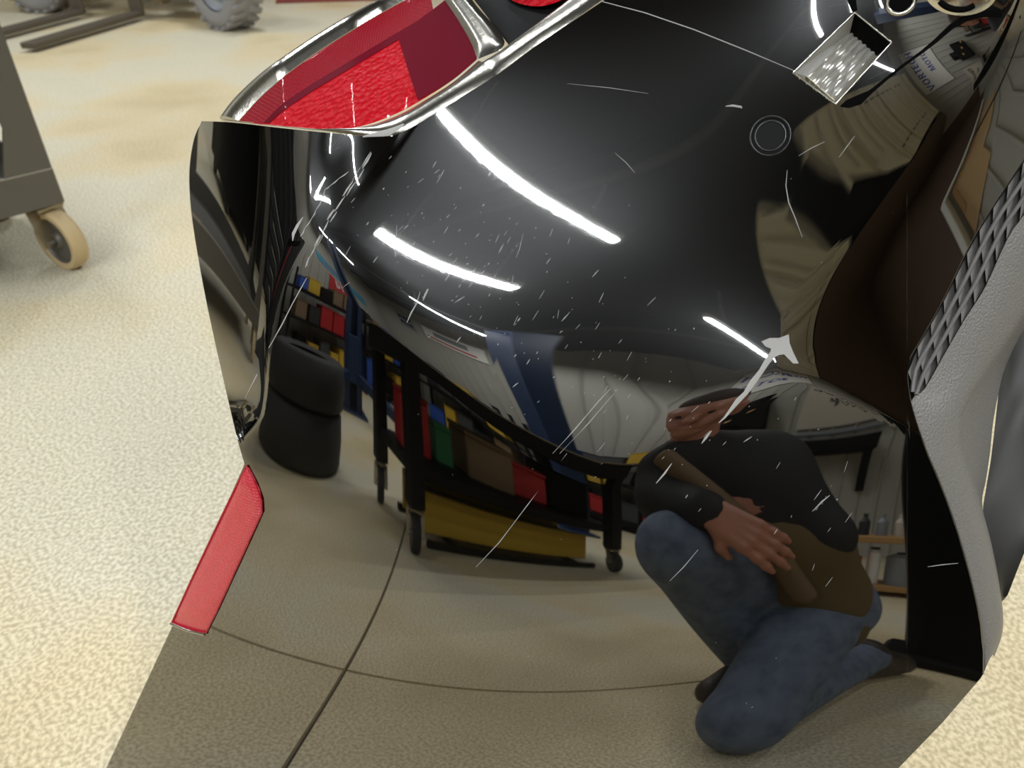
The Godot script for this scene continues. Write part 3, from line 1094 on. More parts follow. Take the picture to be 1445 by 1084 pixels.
func build_sensor(t: Node3D) -> void:
	var xf := skin_frame(1087, 192)
	var s := part(t, "parking_sensor", lathe([Vector2(0.0150, -0.001), Vector2(0.0150, 0.0006), Vector2(0.0142, 0.0012), Vector2(0.0132, 0.0012), Vector2(0.0124, 0.0002), Vector2(0.0112, 0.0002), Vector2(0.0104, 0.0009), Vector2(0.0001, 0.0009)], xf, 48), M.sensor_black)
	s.set_meta("label", "round parking sensor with two thin rings")
	for r in [0.0143, 0.0108]:
		var ring := []
		for i in 49:
			var a := TAU * i / 48.0
			ring.append(xf * Vector3(cos(a) * r, 0.0013, sin(a) * r))
		part(s, "ring", tube(ring, 0.00045 if r > 0.012 else 0.0006, 8), M.sensor_ring)


func build_plate_lamp(t: Node3D) -> void:
	var lo := [Vector2(1119, 103), Vector2(1206, 18), Vector2(1258, 60), Vector2(1179, 147)]
	var li := [Vector2(1137, 107), Vector2(1199, 47), Vector2(1235, 78), Vector2(1178, 143)]
	var deep := [1.006, 1.035, 1.035, 1.004]
	var o := []
	var i2 := []
	for k in 4:
		o.append(on_skin(lo[k].x, lo[k].y, 0.0008))
		i2.append(at_z(li[k].x, li[k].y, exp(skin(lo[k].x, lo[k].y)) * deep[k]))
	var st := st_new()
	quad(st, o[0], o[1], i2[1], i2[0])
	var lamp := part(t, "number_plate_lamp", done(st), M.lamp_wall)
	lamp.set_meta("label", "clear ribbed lamp sunk in a square recess")
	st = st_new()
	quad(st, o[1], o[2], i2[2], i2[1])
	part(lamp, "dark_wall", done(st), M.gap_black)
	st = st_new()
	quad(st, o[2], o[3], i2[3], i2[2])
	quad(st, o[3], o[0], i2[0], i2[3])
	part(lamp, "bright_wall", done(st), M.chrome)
	st = st_new()
	for k in 4:
		tube_into(st, [o[k], o[(k + 1) % 4]], 0.0005, 6, 2)
	part(lamp, "lip", done(st), M.chrome)
	# fluted clear lens
	st = st_new()
	var n: Vector3 = (i2[1] - i2[0]).cross(i2[3] - i2[0]).normalized()
	if n.dot(EYE - i2[0]) < 0:
		n = -n
	var rows := []
	for a in 41:
		var row := []
		for b in 25:
			var f := a / 40.0
			var g := b / 24.0
			var p: Vector3 = (i2[0] as Vector3).lerp(i2[3], f).lerp((i2[1] as Vector3).lerp(i2[2], f), g)
			var h := 0.0022 * absf(sin(f * PI * 6.0)) + 0.0003 * sin(g * 19.0 + 2.6 * sin(f * 9.0) + f * 5.0)
			row.append(p + n * h)
		rows.append(row)
	sheet_into(st, rows, false, 1)
	part(lamp, "lens", done(st), M.clear_lens)


# ================= tail lamp in its chrome frame =================
func zs(u: float, v: float) -> float:
	return exp(skin(u, v))


# distance of the lamp face: rises from the bumper lip and leans back towards its far upper edge
func lamp_z(u: float, v: float) -> float:
	var lip := [Vector2(285, 171), Vector2(330, 173), Vector2(400, 181), Vector2(480, 189), Vector2(540, 193), Vector2(575, 183), Vector2(620, 156), Vector2(700, 106), Vector2(760, 62), Vector2(850, 2), Vector2(940, -58)]
	var base := table(u, [310.0, 400.0, 500.0, 600.0, 700.0, 850.0], [0.790, 0.700, 0.655, 0.635, 0.612, 0.585])
	var up := maxf(v_at(lip, u) - v, 0.0)
	return base + 0.010 + 0.00050 * up + 0.0000008 * up * up


func lp(q: Vector2, lift := 0.0) -> Vector3:
	var z := lamp_z(q.x, q.y)
	var p := at_z(q.x, q.y, z)
	if lift != 0.0:
		var a := at_z(q.x + 3, q.y, lamp_z(q.x + 3, q.y)) - p
		var b := at_z(q.x, q.y + 3, lamp_z(q.x, q.y + 3)) - p
		var n := a.cross(b).normalized()
		if n.dot(EYE - p) < 0:
			n = -n
		p += n * lift
	return p


func lamp_sheet(low: Array, high: Array, nu: int, nv: int, bulge := 0.0, lift := 0.0) -> ArrayMesh:
	var a := resample(smooth_line(low, 6), nu)
	var b := resample(smooth_line(high, 6), nu)
	var rows := []
	for i in nu:
		var row := []
		for j in nv:
			var f := float(j) / (nv - 1)
			var edge := minf(minf(f, 1.0 - f) * 3.0, minf(float(i) / (nu - 1), 1.0 - float(i) / (nu - 1)) * 6.0)
			row.append(lp(a[i].lerp(b[i], f), lift + bulge * sin(minf(edge, 1.0) * PI / 2)))
		rows.append(row)
	var st := st_new()
	sheet_into(st, rows, false, 1)
	return done(st)


func build_tail_lamp() -> void:
	var t := thing("tail_lamp", "red tail lamp with a chrome surround set above the bumper's left corner", "tail light")
	var low := [Vector2(345, 173), Vector2(400, 178), Vector2(460, 182), Vector2(510, 178), Vector2(560, 160), Vector2(600, 138), Vector2(640, 112), Vector2(673, 84)]
	var mid := [Vector2(372, 174), Vector2(398, 148), Vector2(436, 122), Vector2(480, 95), Vector2(520, 71), Vector2(560, 47), Vector2(590, 30), Vector2(612, 16)]
	var top := [Vector2(338, 171), Vector2(366, 140), Vector2(402, 108), Vector2(446, 76), Vector2(490, 48), Vector2(535, 21), Vector2(570, 2), Vector2(606, -16)]
	part(t, "lens", lamp_sheet(low, mid, 60, 30, 0.0, 0.0), M.lens_optic)
	part(t, "dark_lens", lamp_sheet([Vector2(590, 142), Vector2(612, 130), Vector2(640, 112), Vector2(674, 83)], [Vector2(560, 48), Vector2(576, 38), Vector2(595, 26), Vector2(640, -8)], 24, 20, 0.0, 0.0006), M.lens_dark).set_meta("label", "smoky dark red end of the lens")
	part(t, "dark_strip", lamp_sheet(mid, [Vector2(380, 174), Vector2(404, 154), Vector2(441, 129), Vector2(484, 103), Vector2(524, 79), Vector2(563, 56), Vector2(593, 39), Vector2(615, 25)], 30, 4, 0.0, 0.0005), M.lens_dark)
	part(t, "reflex_band", lamp_sheet(mid, top, 50, 10, 0.0, 0.0004), M.lens_band).set_meta("label", "red reflector band with a fine grid along the lens edge")
	# chrome surround: upper rail, right end, lower sweep
	var st := st_new()
	var outer := [Vector2(311, 168), Vector2(330, 142), Vector2(366, 108), Vector2(402, 82), Vector2(446, 53), Vector2(490, 27), Vector2(535, 3), Vector2(580, -20)]
	var a := resample(smooth_line(top, 6), 40)
	var b := resample(smooth_line(outer, 6), 40)
	var rows := []
	for i in 40:
		var row := []
		for j in 7:
			var f := j / 6.0
			row.append(lp(a[i].lerp(b[i], f), 0.001 + 0.007 * sin(f * PI)))
		row.append(lp(b[i], -0.03))
		rows.append(row)
	sheet_into(st, rows, false, 1)
	var low2 := [Vector2(338, 172), Vector2(400, 180), Vector2(460, 185), Vector2(512, 181), Vector2(562, 164), Vector2(602, 142), Vector2(642, 116), Vector2(676, 87)]
	var lipl := [Vector2(312, 171), Vector2(400, 181), Vector2(470, 188), Vector2(540, 194), Vector2(580, 182), Vector2(622, 156), Vector2(662, 131), Vector2(702, 106)]
	a = resample(smooth_line(low2, 6), 40)
	b = resample(smooth_line(lipl, 6), 40)
	rows = []
	for i in 40:
		var row := []
		for j in 8:
			var f := j / 7.0
			row.append(lp(a[i].lerp(b[i], f), 0.001 + 0.004 * sin(f * PI)))
		rows.append(row)
	sheet_into(st, rows, false, 2)
	part(t, "chrome_frame", done(st), M.chrome).set_meta("label", "scratched chrome surround")
	part(t, "chrome_end", lamp_sheet([Vector2(676, 86), Vector2(666, 62), Vector2(650, 34), Vector2(630, 4), Vector2(612, -22)], [Vector2(706, 74), Vector2(714, 62), Vector2(700, 40), Vector2(672, 8), Vector2(652, -22)], 24, 8, 0.004, 0.002), M.chrome)
	part(t, "chrome_sweep", lamp_sheet([Vector2(672, 94), Vector2(700, 78), Vector2(730, 56), Vector2(770, 26), Vector2(830, -20)], [Vector2(690, 114), Vector2(716, 95), Vector2(754, 67), Vector2(800, 36), Vector2(880, -20)], 24, 8, 0.004, 0.001), M.chrome)
	# the inner lamp beyond the chrome
	var t2 := thing("tail_lamp", "second red tail lamp cut off by the top of the picture, beyond the chrome", "tail light")
	part(t2, "lamp_body", lamp_sheet([Vector2(716, 60), Vector2(735, 50), Vector2(770, 24), Vector2(830, -22)], [Vector2(652, -24), Vector2(680, -24), Vector2(716, -24), Vector2(760, -24)], 20, 10, 0.003, -0.004), M.black_gloss)
	part(t2, "lens", lamp_sheet([Vector2(712, -3), Vector2(735, 9), Vector2(765, 13), Vector2(795, 4), Vector2(818, -14)], [Vector2(716, -26), Vector2(738, -26), Vector2(765, -26), Vector2(792, -26), Vector2(816, -26)], 24, 10, 0.004, 0.003), M.lens_optic)
	# bright badge and ring at the top edge
	var bd := thing("chrome_badge", "bright chrome badge cut off by the top edge above the clear lamp", "badge")
	var rowsb := []
	for i in 21:
		var f := i / 20.0
		var ang := PI * (0.05 + 0.9 * f)
		var row := []
		for j in 6:
			var r := 1.0 - j * 0.18
			row.append(on_skin(1356 - 52 * cos(ang) * r, -14 + 36 * sin(ang) * r, 0.001 + 0.004 * sqrt(j / 5.0)))
		rowsb.append(row)
	st = st_new()
	sheet_into(st, rowsb, false, 1)
	part(bd, "badge_face", done(st), M.chrome)
	st = st_new()
	var arc := []
	for i in 15:
		var ang := PI * (0.15 + 0.62 * i / 14.0)
		arc.append(on_skin(1352 - 30 * cos(ang), -8 + 22 * sin(ang), 0.0045))
	tube_into(st, arc, 0.0016, 8, 1)
	part(bd, "badge_letter", done(st), M.gap_black)
	var ring := thing("chrome_ring", "small chrome ring at the top edge between the clear lamp and the badge", "ring")
	var xf := skin_frame(1271, 3)
	var loop := []
	for i in 33:
		var an := TAU * i / 32.0
		loop.append(xf * Vector3(cos(an) * 0.0085, 0.0012, sin(an) * 0.0075))
	part(ring, "ring_band", tube(loop, 0.0016, 10), M.chrome)
	part(ring, "ring_core", lathe([Vector2(0.0085, 0.0), Vector2(0.0072, 0.0012), Vector2(0.0001, 0.0014)], xf, 24), M.gap_black)


# ================= grained valance with its small grille, right =================
func build_valance() -> void:
	var t := thing("bumper_valance", "grained dark grey plastic valance with a narrow ribbed grille below the black bumper", "bumper valance")
	var w := func(q: Vector2, k: float) -> Vector3: return at_z(q.x, q.y, vz(q) * k)
	# edge that meets the lacquer
	var e_up := [Vector2(1512, 130), Vector2(1442, 231), Vector2(1377, 332), Vector2(1333, 421), Vector2(1300, 480), Vector2(1284, 508), Vector2(1281, 532), Vector2(1286, 566)]
	var g2 := [Vector2(1520, 190), Vector2(1447, 300), Vector2(1422, 336), Vector2(1389, 407), Vector2(1361, 451), Vector2(1333, 499), Vector2(1304, 550), Vector2(1288, 572)]
	# floor of the grille
	var floor_a := e_up.map(func(q): return w.call(q, 1.030))
	var floor_b := g2.map(func(q): return w.call(q, 1.030))
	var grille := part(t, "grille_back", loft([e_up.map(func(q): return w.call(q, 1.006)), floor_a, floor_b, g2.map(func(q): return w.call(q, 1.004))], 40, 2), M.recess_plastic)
	# two long ribs
	var ra := resample(smooth_line(e_up, 5), 121)
	var rb := resample(smooth_line(g2, 5), 121)
	for f in [0.34, 0.68]:
		var line := []
		for i in 30:
			line.append(w.call(ra[i * 4].lerp(rb[i * 4], f), 1.002))
		part(grille, "rib", tube(line, 0.0016, 8), M.rib_plastic)
	# cells between the ribs: each a pale ramp that climbs out of a dark pocket
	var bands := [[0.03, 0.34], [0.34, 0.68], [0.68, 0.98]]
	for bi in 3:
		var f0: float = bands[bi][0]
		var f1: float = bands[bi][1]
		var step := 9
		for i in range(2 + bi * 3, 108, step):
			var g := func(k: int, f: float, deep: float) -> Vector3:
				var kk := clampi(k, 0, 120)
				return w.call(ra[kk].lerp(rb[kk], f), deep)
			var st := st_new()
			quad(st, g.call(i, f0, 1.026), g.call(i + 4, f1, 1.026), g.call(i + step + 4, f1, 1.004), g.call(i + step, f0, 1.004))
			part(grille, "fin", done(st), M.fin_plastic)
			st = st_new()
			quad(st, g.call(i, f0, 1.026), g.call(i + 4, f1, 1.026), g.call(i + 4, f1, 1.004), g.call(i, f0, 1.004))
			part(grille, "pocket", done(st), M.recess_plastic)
	# broad grained face and the strip running down beside the lacquer
	var f1 := [Vector2(1522, 188), Vector2(1448, 299), Vector2(1423, 335), Vector2(1390, 406), Vector2(1362, 450), Vector2(1334, 498), Vector2(1305, 549), Vector2(1286, 568), Vector2(1306, 634), Vector2(1327, 684), Vector2(1352, 754), Vector2(1377, 846), Vector2(1387, 906), Vector2(1388, 951)]
	var f2 := [Vector2(1532, 235), Vector2(1466, 330), Vector2(1440, 372), Vector2(1412, 436), Vector2(1389, 480), Vector2(1368, 522), Vector2(1346, 560), Vector2(1330, 590), Vector2(1338, 642), Vector2(1356, 696), Vector2(1376, 762), Vector2(1392, 840), Vector2(1398, 895), Vector2(1393, 938)]
	var f3 := [Vector2(1546, 300), Vector2(1488, 372), Vector2(1462, 412), Vector2(1432, 462), Vector2(1408, 500), Vector2(1386, 535), Vector2(1366, 566), Vector2(1356, 596), Vector2(1360, 640), Vector2(1378, 700), Vector2(1396, 765), Vector2(1410, 840), Vector2(1412, 888), Vector2(1400, 925)]
	part(t, "valance_face", loft([f1.map(func(q): return w.call(q, 1.003)), f2.map(func(q): return w.call(q, 0.999)), f3.map(func(q): return w.call(q, 1.012)), f3.map(func(q): return w.call(q + Vector2(3, 2), 1.05))], 90, 5), M.grained_plastic)
	# inner return of the opening
	var i1 := f3.slice(0, 12).map(func(q): return w.call(q, 1.014))
	var i2 := [Vector2(1556, 330), Vector2(1500, 390), Vector2(1476, 432), Vector2(1440, 478), Vector2(1418, 520), Vector2(1408, 560), Vector2(1401, 600), Vector2(1397, 640), Vector2(1391, 680), Vector2(1386, 712), Vector2(1398, 770), Vector2(1412, 842)].map(func(q): return w.call(q, 1.075))
	part(t, "opening_return", loft([i1, i2], 60, 4), M.grained_plastic)
	# dark inner tube wall beyond the opening
	var o1 := [Vector2(1416, 496), Vector2(1410, 545), Vector2(1404, 600), Vector2(1398, 650), Vector2(1391, 692), Vector2(1387, 724), Vector2(1394, 768), Vector2(1404, 812), Vector2(1413, 850)]
	var o2 := [Vector2(1470, 400), Vector2(1468, 450), Vector2(1460, 520), Vector2(1450, 580), Vector2(1446, 640), Vector2(1442, 690), Vector2(1440, 730), Vector2(1432, 780), Vector2(1417, 846)]
	var o3 := [Vector2(1560, 380), Vector2(1556, 450), Vector2(1540, 540), Vector2(1520, 600), Vector2(1505, 650), Vector2(1492, 690), Vector2(1476, 725), Vector2(1450, 770), Vector2(1422, 840)]
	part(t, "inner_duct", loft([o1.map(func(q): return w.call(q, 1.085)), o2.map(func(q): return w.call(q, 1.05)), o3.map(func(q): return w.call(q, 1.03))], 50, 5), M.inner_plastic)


func vz(q: Vector2) -> float:
	# follows the lacquered face next to it and leans gently away beyond its edge
	var edge := [Vector2(1520, 110), Vector2(1442, 228), Vector2(1377, 329), Vector2(1333, 418), Vector2(1300, 477), Vector2(1281, 532), Vector2(1285, 569), Vector2(1305, 634), Vector2(1326, 684), Vector2(1351, 754), Vector2(1376, 846), Vector2(1387, 952)]
	var best := 1e9
	var at := Vector2.ZERO
	for i in edge.size() - 1:
		var c := Geometry2D.get_closest_point_to_segment(q, edge[i], edge[i + 1])
		if c.distance_squared_to(q) < best:
			best = c.distance_squared_to(q)
			at = c
	return exp(skin(at.x, at.y)) * (1.0 + 0.00022 * sqrt(best))


# ================= grey steel cart, left =================
func caster(t: Node3D, at: Vector3, turn: float, r: float, wheel_mat: Material) -> void:
	var c := Node3D.new()
	put(t, "caster", c)
	c.position = at
	c.rotation.y = turn
	var axle := Vector3(0, r - at.y, -0.035)
	var xf := Transform3D(Basis(Vector3.BACK, PI / 2), axle)
	var wh := part(c, "wheel", lathe([Vector2(0.012, -0.022), Vector2(r * 0.22, -0.022), Vector2(r * 0.30, -0.012), Vector2(r * 0.70, -0.012), Vector2(r * 0.76, -0.02), Vector2(r * 0.78, 0.0), Vector2(r * 0.76, 0.02), Vector2(r * 0.70, 0.012), Vector2(r * 0.30, 0.012), Vector2(r * 0.22, 0.022), Vector2(0.012, 0.022)], xf, 32), M.steel_grey)
	part(wh, "tread", lathe([Vector2(r * 0.76, -0.02), Vector2(r * 0.80, -0.025), Vector2(r * 0.95, -0.025), Vector2(r, -0.014), Vector2(r, 0.014), Vector2(r * 0.95, 0.025), Vector2(r * 0.80, 0.025), Vector2(r * 0.76, 0.02)], xf, 32), wheel_mat)
	var st := st_new()
	for s in [-1.0, 1.0]:
		bar_into(st, Vector3(s * 0.034, -0.012, 0.0), axle + Vector3(s * 0.034, -0.012, 0), 0.005, 0.045, Vector3.RIGHT, 0.001)
	box_into(st, Vector3(0.085, 0.012, 0.09), Transform3D(Basis(), Vector3(0, -0.010, 0)), 0.002)
	part(c, "fork", done(st), M.caster_plate)
	part(c, "axle", tube([axle + Vector3(-0.042, 0, 0), axle + Vector3(0.042, 0, 0)], 0.009, 10), M.zinc)


func build_cart() -> void:
	# local axes: x runs along the near side away from the corner seen, z runs to the far side
	var t := thing("steel_cart", "worn grey steel cart on tan casters standing on the floor left of the bumper", "cart", Vector3(-1.375, 0, -2.17))
	t.basis = Basis(Vector3(-0.66, 0, 0.75).normalized(), Vector3.UP, Vector3(-0.75, 0, -0.66).normalized())
	var L := 1.15
	var W := 0.72
	var y := 0.21
	var st := st_new()
	for z in [0.0, W]:
		box_into(st, Vector3(L, 0.105, 0.01), Transform3D(Basis(), Vector3(L / 2, y + 0.0525, z)), 0.002)
		box_into(st, Vector3(L, 0.010, 0.05), Transform3D(Basis(), Vector3(L / 2, y + 0.005, z + (0.025 if z < 0.1 else -0.025))), 0.002)
	for x in [0.0, L]:
		box_into(st, Vector3(0.01, 0.105, W), Transform3D(Basis(), Vector3(x, y + 0.0525, W / 2)), 0.002)
	part(t, "deck_frame", done(st), M.steel_grey)
	part(t, "deck_plate", box(Vector3(L - 0.02, 0.006, W - 0.02), Vector3(L / 2, y + 0.02, W / 2), 0.001), M.steel_grey)
	part(t, "rim", bar(Vector3(0, y + 0.107, 0), Vector3(L, y + 0.107, 0), 0.014, 0.006), M.steel_edge)
	for x in [0.0, L]:
		for z in [0.0, W]:
			var sx := 1.0 if x < 0.1 else -1.0
			var sz := 1.0 if z < 0.1 else -1.0
			st = st_new()
			# angle-iron post with a flared foot
			var foot := PackedVector2Array([Vector2(0, 0.08), Vector2(0.135, 0.08), Vector2(0.125, 0.125), Vector2(0.085, 0.24), Vector2(0.085, 0.80), Vector2(0, 0.80)])
			var f3 := []
			for q in foot:
				f3.append(q)
			var idx := Geometry2D.triangulate_polygon(foot)
			for i in range(0, idx.size(), 3):
				var tr := []
				for k in 3:
					var q: Vector2 = foot[idx[i + k]]
					tr.append(Vector3(x + sx * q.x, y + q.y, z - sz * 0.006))
				tri(st, tr[0], tr[1], tr[2])
			for i in foot.size():
				var q: Vector2 = foot[i]
				var r: Vector2 = foot[(i + 1) % foot.size()]
				quad(st, Vector3(x + sx * q.x, y + q.y, z - sz * 0.006), Vector3(x + sx * r.x, y + r.y, z - sz * 0.006), Vector3(x + sx * r.x, y + r.y, z + sz * 0.004), Vector3(x + sx * q.x, y + q.y, z + sz * 0.004))
			box_into(st, Vector3(0.008, 0.72, 0.06), Transform3D(Basis(), Vector3(x, y + 0.44, z + sz * 0.03)), 0.002)
			part(t, "post", done(st), M.steel_grey)
			caster(t, Vector3(x + sx * 0.045, y, z + sz * 0.055), 0.22 if x < 0.1 else 0.2, 0.095, M.caster_tan)
	st = st_new()
	for z in [0.0, W]:
		box_into(st, Vector3(L, 0.07, 0.008), Transform3D(Basis(), Vector3(L / 2, y + 0.78, z)), 0.002)
	for x in [0.0, L]:
		box_into(st, Vector3(0.008, 0.07, W), Transform3D(Basis(), Vector3(x, y + 0.78, W / 2)), 0.002)
	part(t, "top_frame", done(st), M.steel_grey)
	part(t, "top_plate", box(Vector3(L - 0.01, 0.006, W - 0.01), Vector3(L / 2, y + 0.80, W / 2), 0.001), M.steel_grey)
	# a small wooden block lying on the deck
	var wd := thing("wood_block", "small pale wooden block lying on the lower deck of the grey steel cart", "block")
	part(wd, "block", box(Vector3(0.14, 0.05, 0.09), Vector3.ZERO, 0.005), M.plywood)
	wd.transform = t.transform * Transform3D(Basis(), Vector3(0.22, y + 0.052, 0.12))


# ================= forklift at the far end =================
func tyre_into(st: SurfaceTool, r: float, wid: float) -> void:
	lathe_into(st, [Vector2(r * 0.58, -wid * 0.42), Vector2(r * 0.70, -wid * 0.5), Vector2(r * 0.86, -wid * 0.5), Vector2(r * 0.95, -wid * 0.42), Vector2(r * 0.97, 0), Vector2(r * 0.95, wid * 0.42), Vector2(r * 0.86, wid * 0.5), Vector2(r * 0.70, wid * 0.5), Vector2(r * 0.58, wid * 0.42)], Transform3D(), 40, false)


func build_forklift() -> void:
	var t := thing("forklift", "ochre forklift with low dark forks and a big lugged tyre, far across the floor", "forklift", Vector3(-3.25, 0, -6.85), deg_to_rad(-9))
	# two L-shaped forks pointing towards the camera
	for x in [-0.42, 0.12]:
		var st := st_new()
		bar_into(st, Vector3(x, 0.055, 0.0), Vector3(x, 0.045, 1.35), 0.11, 0.04, Vector3.UP, 0.006)
		bar_into(st, Vector3(x, 0.04, 0.0), Vector3(x, 0.62, -0.02), 0.11, 0.045, Vector3.BACK, 0.006)
		part(t, "fork", done(st), M.fork_steel)
	var st2 := st_new()
	box_into(st2, Vector3(1.05, 0.12, 0.07), Transform3D(Basis(), Vector3(-0.1, 0.24, -0.08)), 0.01)
	box_into(st2, Vector3(1.05, 0.10, 0.07), Transform3D(Basis(), Vector3(-0.1, 0.58, -0.08)), 0.01)
	part(t, "carriage", done(st2), M.machine_ochre)
	st2 = st_new()
	for x in [-0.42, 0.22]:
		box_into(st2, Vector3(0.10, 2.2, 0.14), Transform3D(Basis(), Vector3(x, 1.2, -0.22)), 0.01)
	part(t, "mast", done(st2), M.machine_ochre)
	st2 = st_new()
	box_into(st2, Vector3(0.95, 0.55, 1.5), Transform3D(Basis(), Vector3(-0.1, 0.62, -1.2)), 0.06)
	box_into(st2, Vector3(0.30, 0.16, 0.5), Transform3D(Basis(), Vector3(0.42, 0.24, -0.25)), 0.03)
	box_into(st2, Vector3(0.22, 0.2, 0.35), Transform3D(Basis(), Vector3(0.62, 0.30, -0.12)), 0.03)
	part(t, "chassis", done(st2), M.machine_ochre)
	part(t, "axle_pipe", tube([Vector3(0.4, 0.33, -0.1), Vector3(0.98, 0.32, 0.18)], 0.055, 12), M.zinc)
	for spot in [[Vector3(1.06, 0.315, 0.24), 62.0], [Vector3(-0.95, 0.315, -0.3), 90.0]]:
		var w := Node3D.new()
		put(t, "wheel", w)
		w.position = spot[0]
		w.rotation.y = deg_to_rad(spot[1])
		var flat := Transform3D(Basis(Vector3.RIGHT, PI / 2), Vector3.ZERO)
		flat = Transform3D(Basis(Vector3.UP, -PI / 2) * Basis(Vector3.RIGHT, PI / 2), Vector3.ZERO)
		var st := st_new()
		tyre_into(st, 0.315, 0.26)
		var tyre := part(w, "tyre", done(st), M.tyre_grey, flat)
		st = st_new()
		for i in 22:
			var a := TAU * i / 22.0
			for s in [-1.0, 1.0]:
				var aa: float = a + (TAU / 44.0 if s > 0 else 0.0)
				box_into(st, Vector3(0.030, 0.125, 0.052), Transform3D(Basis(Vector3.UP, -aa) * Basis(Vector3.RIGHT, 0.35 * s), Vector3(cos(aa) * 0.304, s * 0.075, sin(aa) * 0.304)), 0.008)
		part(tyre, "lugs", done(st), M.tyre_grey)
		part(w, "hub", lathe([Vector2(0.19, 0.05), Vector2(0.175, 0.10), Vector2(0.165, 0.06), Vector2(0.08, 0.03), Vector2(0.075, 0.09), Vector2(0.001, 0.10)], flat, 32), M.hub_paint)
	var rm := thing("floor_mat", "dark red mat lying on the far floor right of the forklift tyre", "mat", Vector3(-1.6, 0, -8.15), deg_to_rad(12))
	part(rm, "mat_sheet", box(Vector3(1.4, 0.015, 0.5), Vector3(0, 0.0075, 0), 0.004), M.red_mat)
	var rj := thing("red_machine", "dark red machine base standing far behind the tail lamp", "machine", Vector3(-1.5, 0, -8.6))
	part(rj, "machine_body", box(Vector3(0.9, 0.7, 0.5), Vector3(0, 0.40, 0), 0.04), M.red_paint)
	part(rj, "plinth", box(Vector3(0.8, 0.06, 0.42), Vector3(0, 0.03, 0), 0.01), M.jamb_dark)


# ================= blue two-post lift =================
func build_lift() -> void:
	var t := thing("vehicle_lift", "dark blue two-post vehicle lift standing behind the black table", "lift")
	for c in [[Vector3(-3.9, 0, 2.6), 0.56], [Vector3(-1.52, 0, 4.2), PI + 0.56]]:
		var post := Node3D.new()
		put(t, "column", post)
		post.position = c[0]
		post.rotation.y = c[1]
		var st := st_new()
		box_into(st, Vector3(0.02, 3.5, 0.30), Transform3D(Basis(), Vector3(-0.13, 1.77, 0)), 0.004)
		for s in [-1.0, 1.0]:
			box_into(st, Vector3(0.26, 3.5, 0.02), Transform3D(Basis(), Vector3(0, 1.77, s * 0.14)), 0.004)
			box_into(st, Vector3(0.02, 3.5, 0.08), Transform3D(Basis(), Vector3(0.12, 1.77, s * 0.10)), 0.004)
		part(post, "post", done(st), M.lift_blue)
		part(post, "base_plate", box(Vector3(0.46, 0.02, 0.46), Vector3(0, 0.01, 0), 0.004), M.lift_blue)
		st = st_new()
		box_into(st, Vector3(0.2, 0.5, 0.22), Transform3D(Basis(), Vector3(0.06, 0.5, 0)), 0.01)
		for s in [-1.0, 1.0]:
			bar_into(st, Vector3(0.15, 0.32, s * 0.10), Vector3(0.75, 0.22, s * 0.55), 0.09, 0.09, Vector3.UP, 0.008)
			lathe_into(st, [Vector2(0.001, 0.03), Vector2(0.06, 0.03), Vector2(0.06, 0.0), Vector2(0.035, 0.0), Vector2(0.035, -0.06)], Transform3D(Basis(), Vector3(0.75, 0.30, s * 0.55)), 20)
		part(post, "arm", done(st), M.lift_blue)
	part(t, "hose", tube(smooth_line([Vector3(-3.9, 3.45, 2.6), Vector3(-3.4, 3.62, 2.95), Vector3(-2.7, 3.68, 3.42), Vector3(-2.0, 3.62, 3.9), Vector3(-1.52, 3.45, 4.2)], 6), 0.03, 8), M.ink_black)


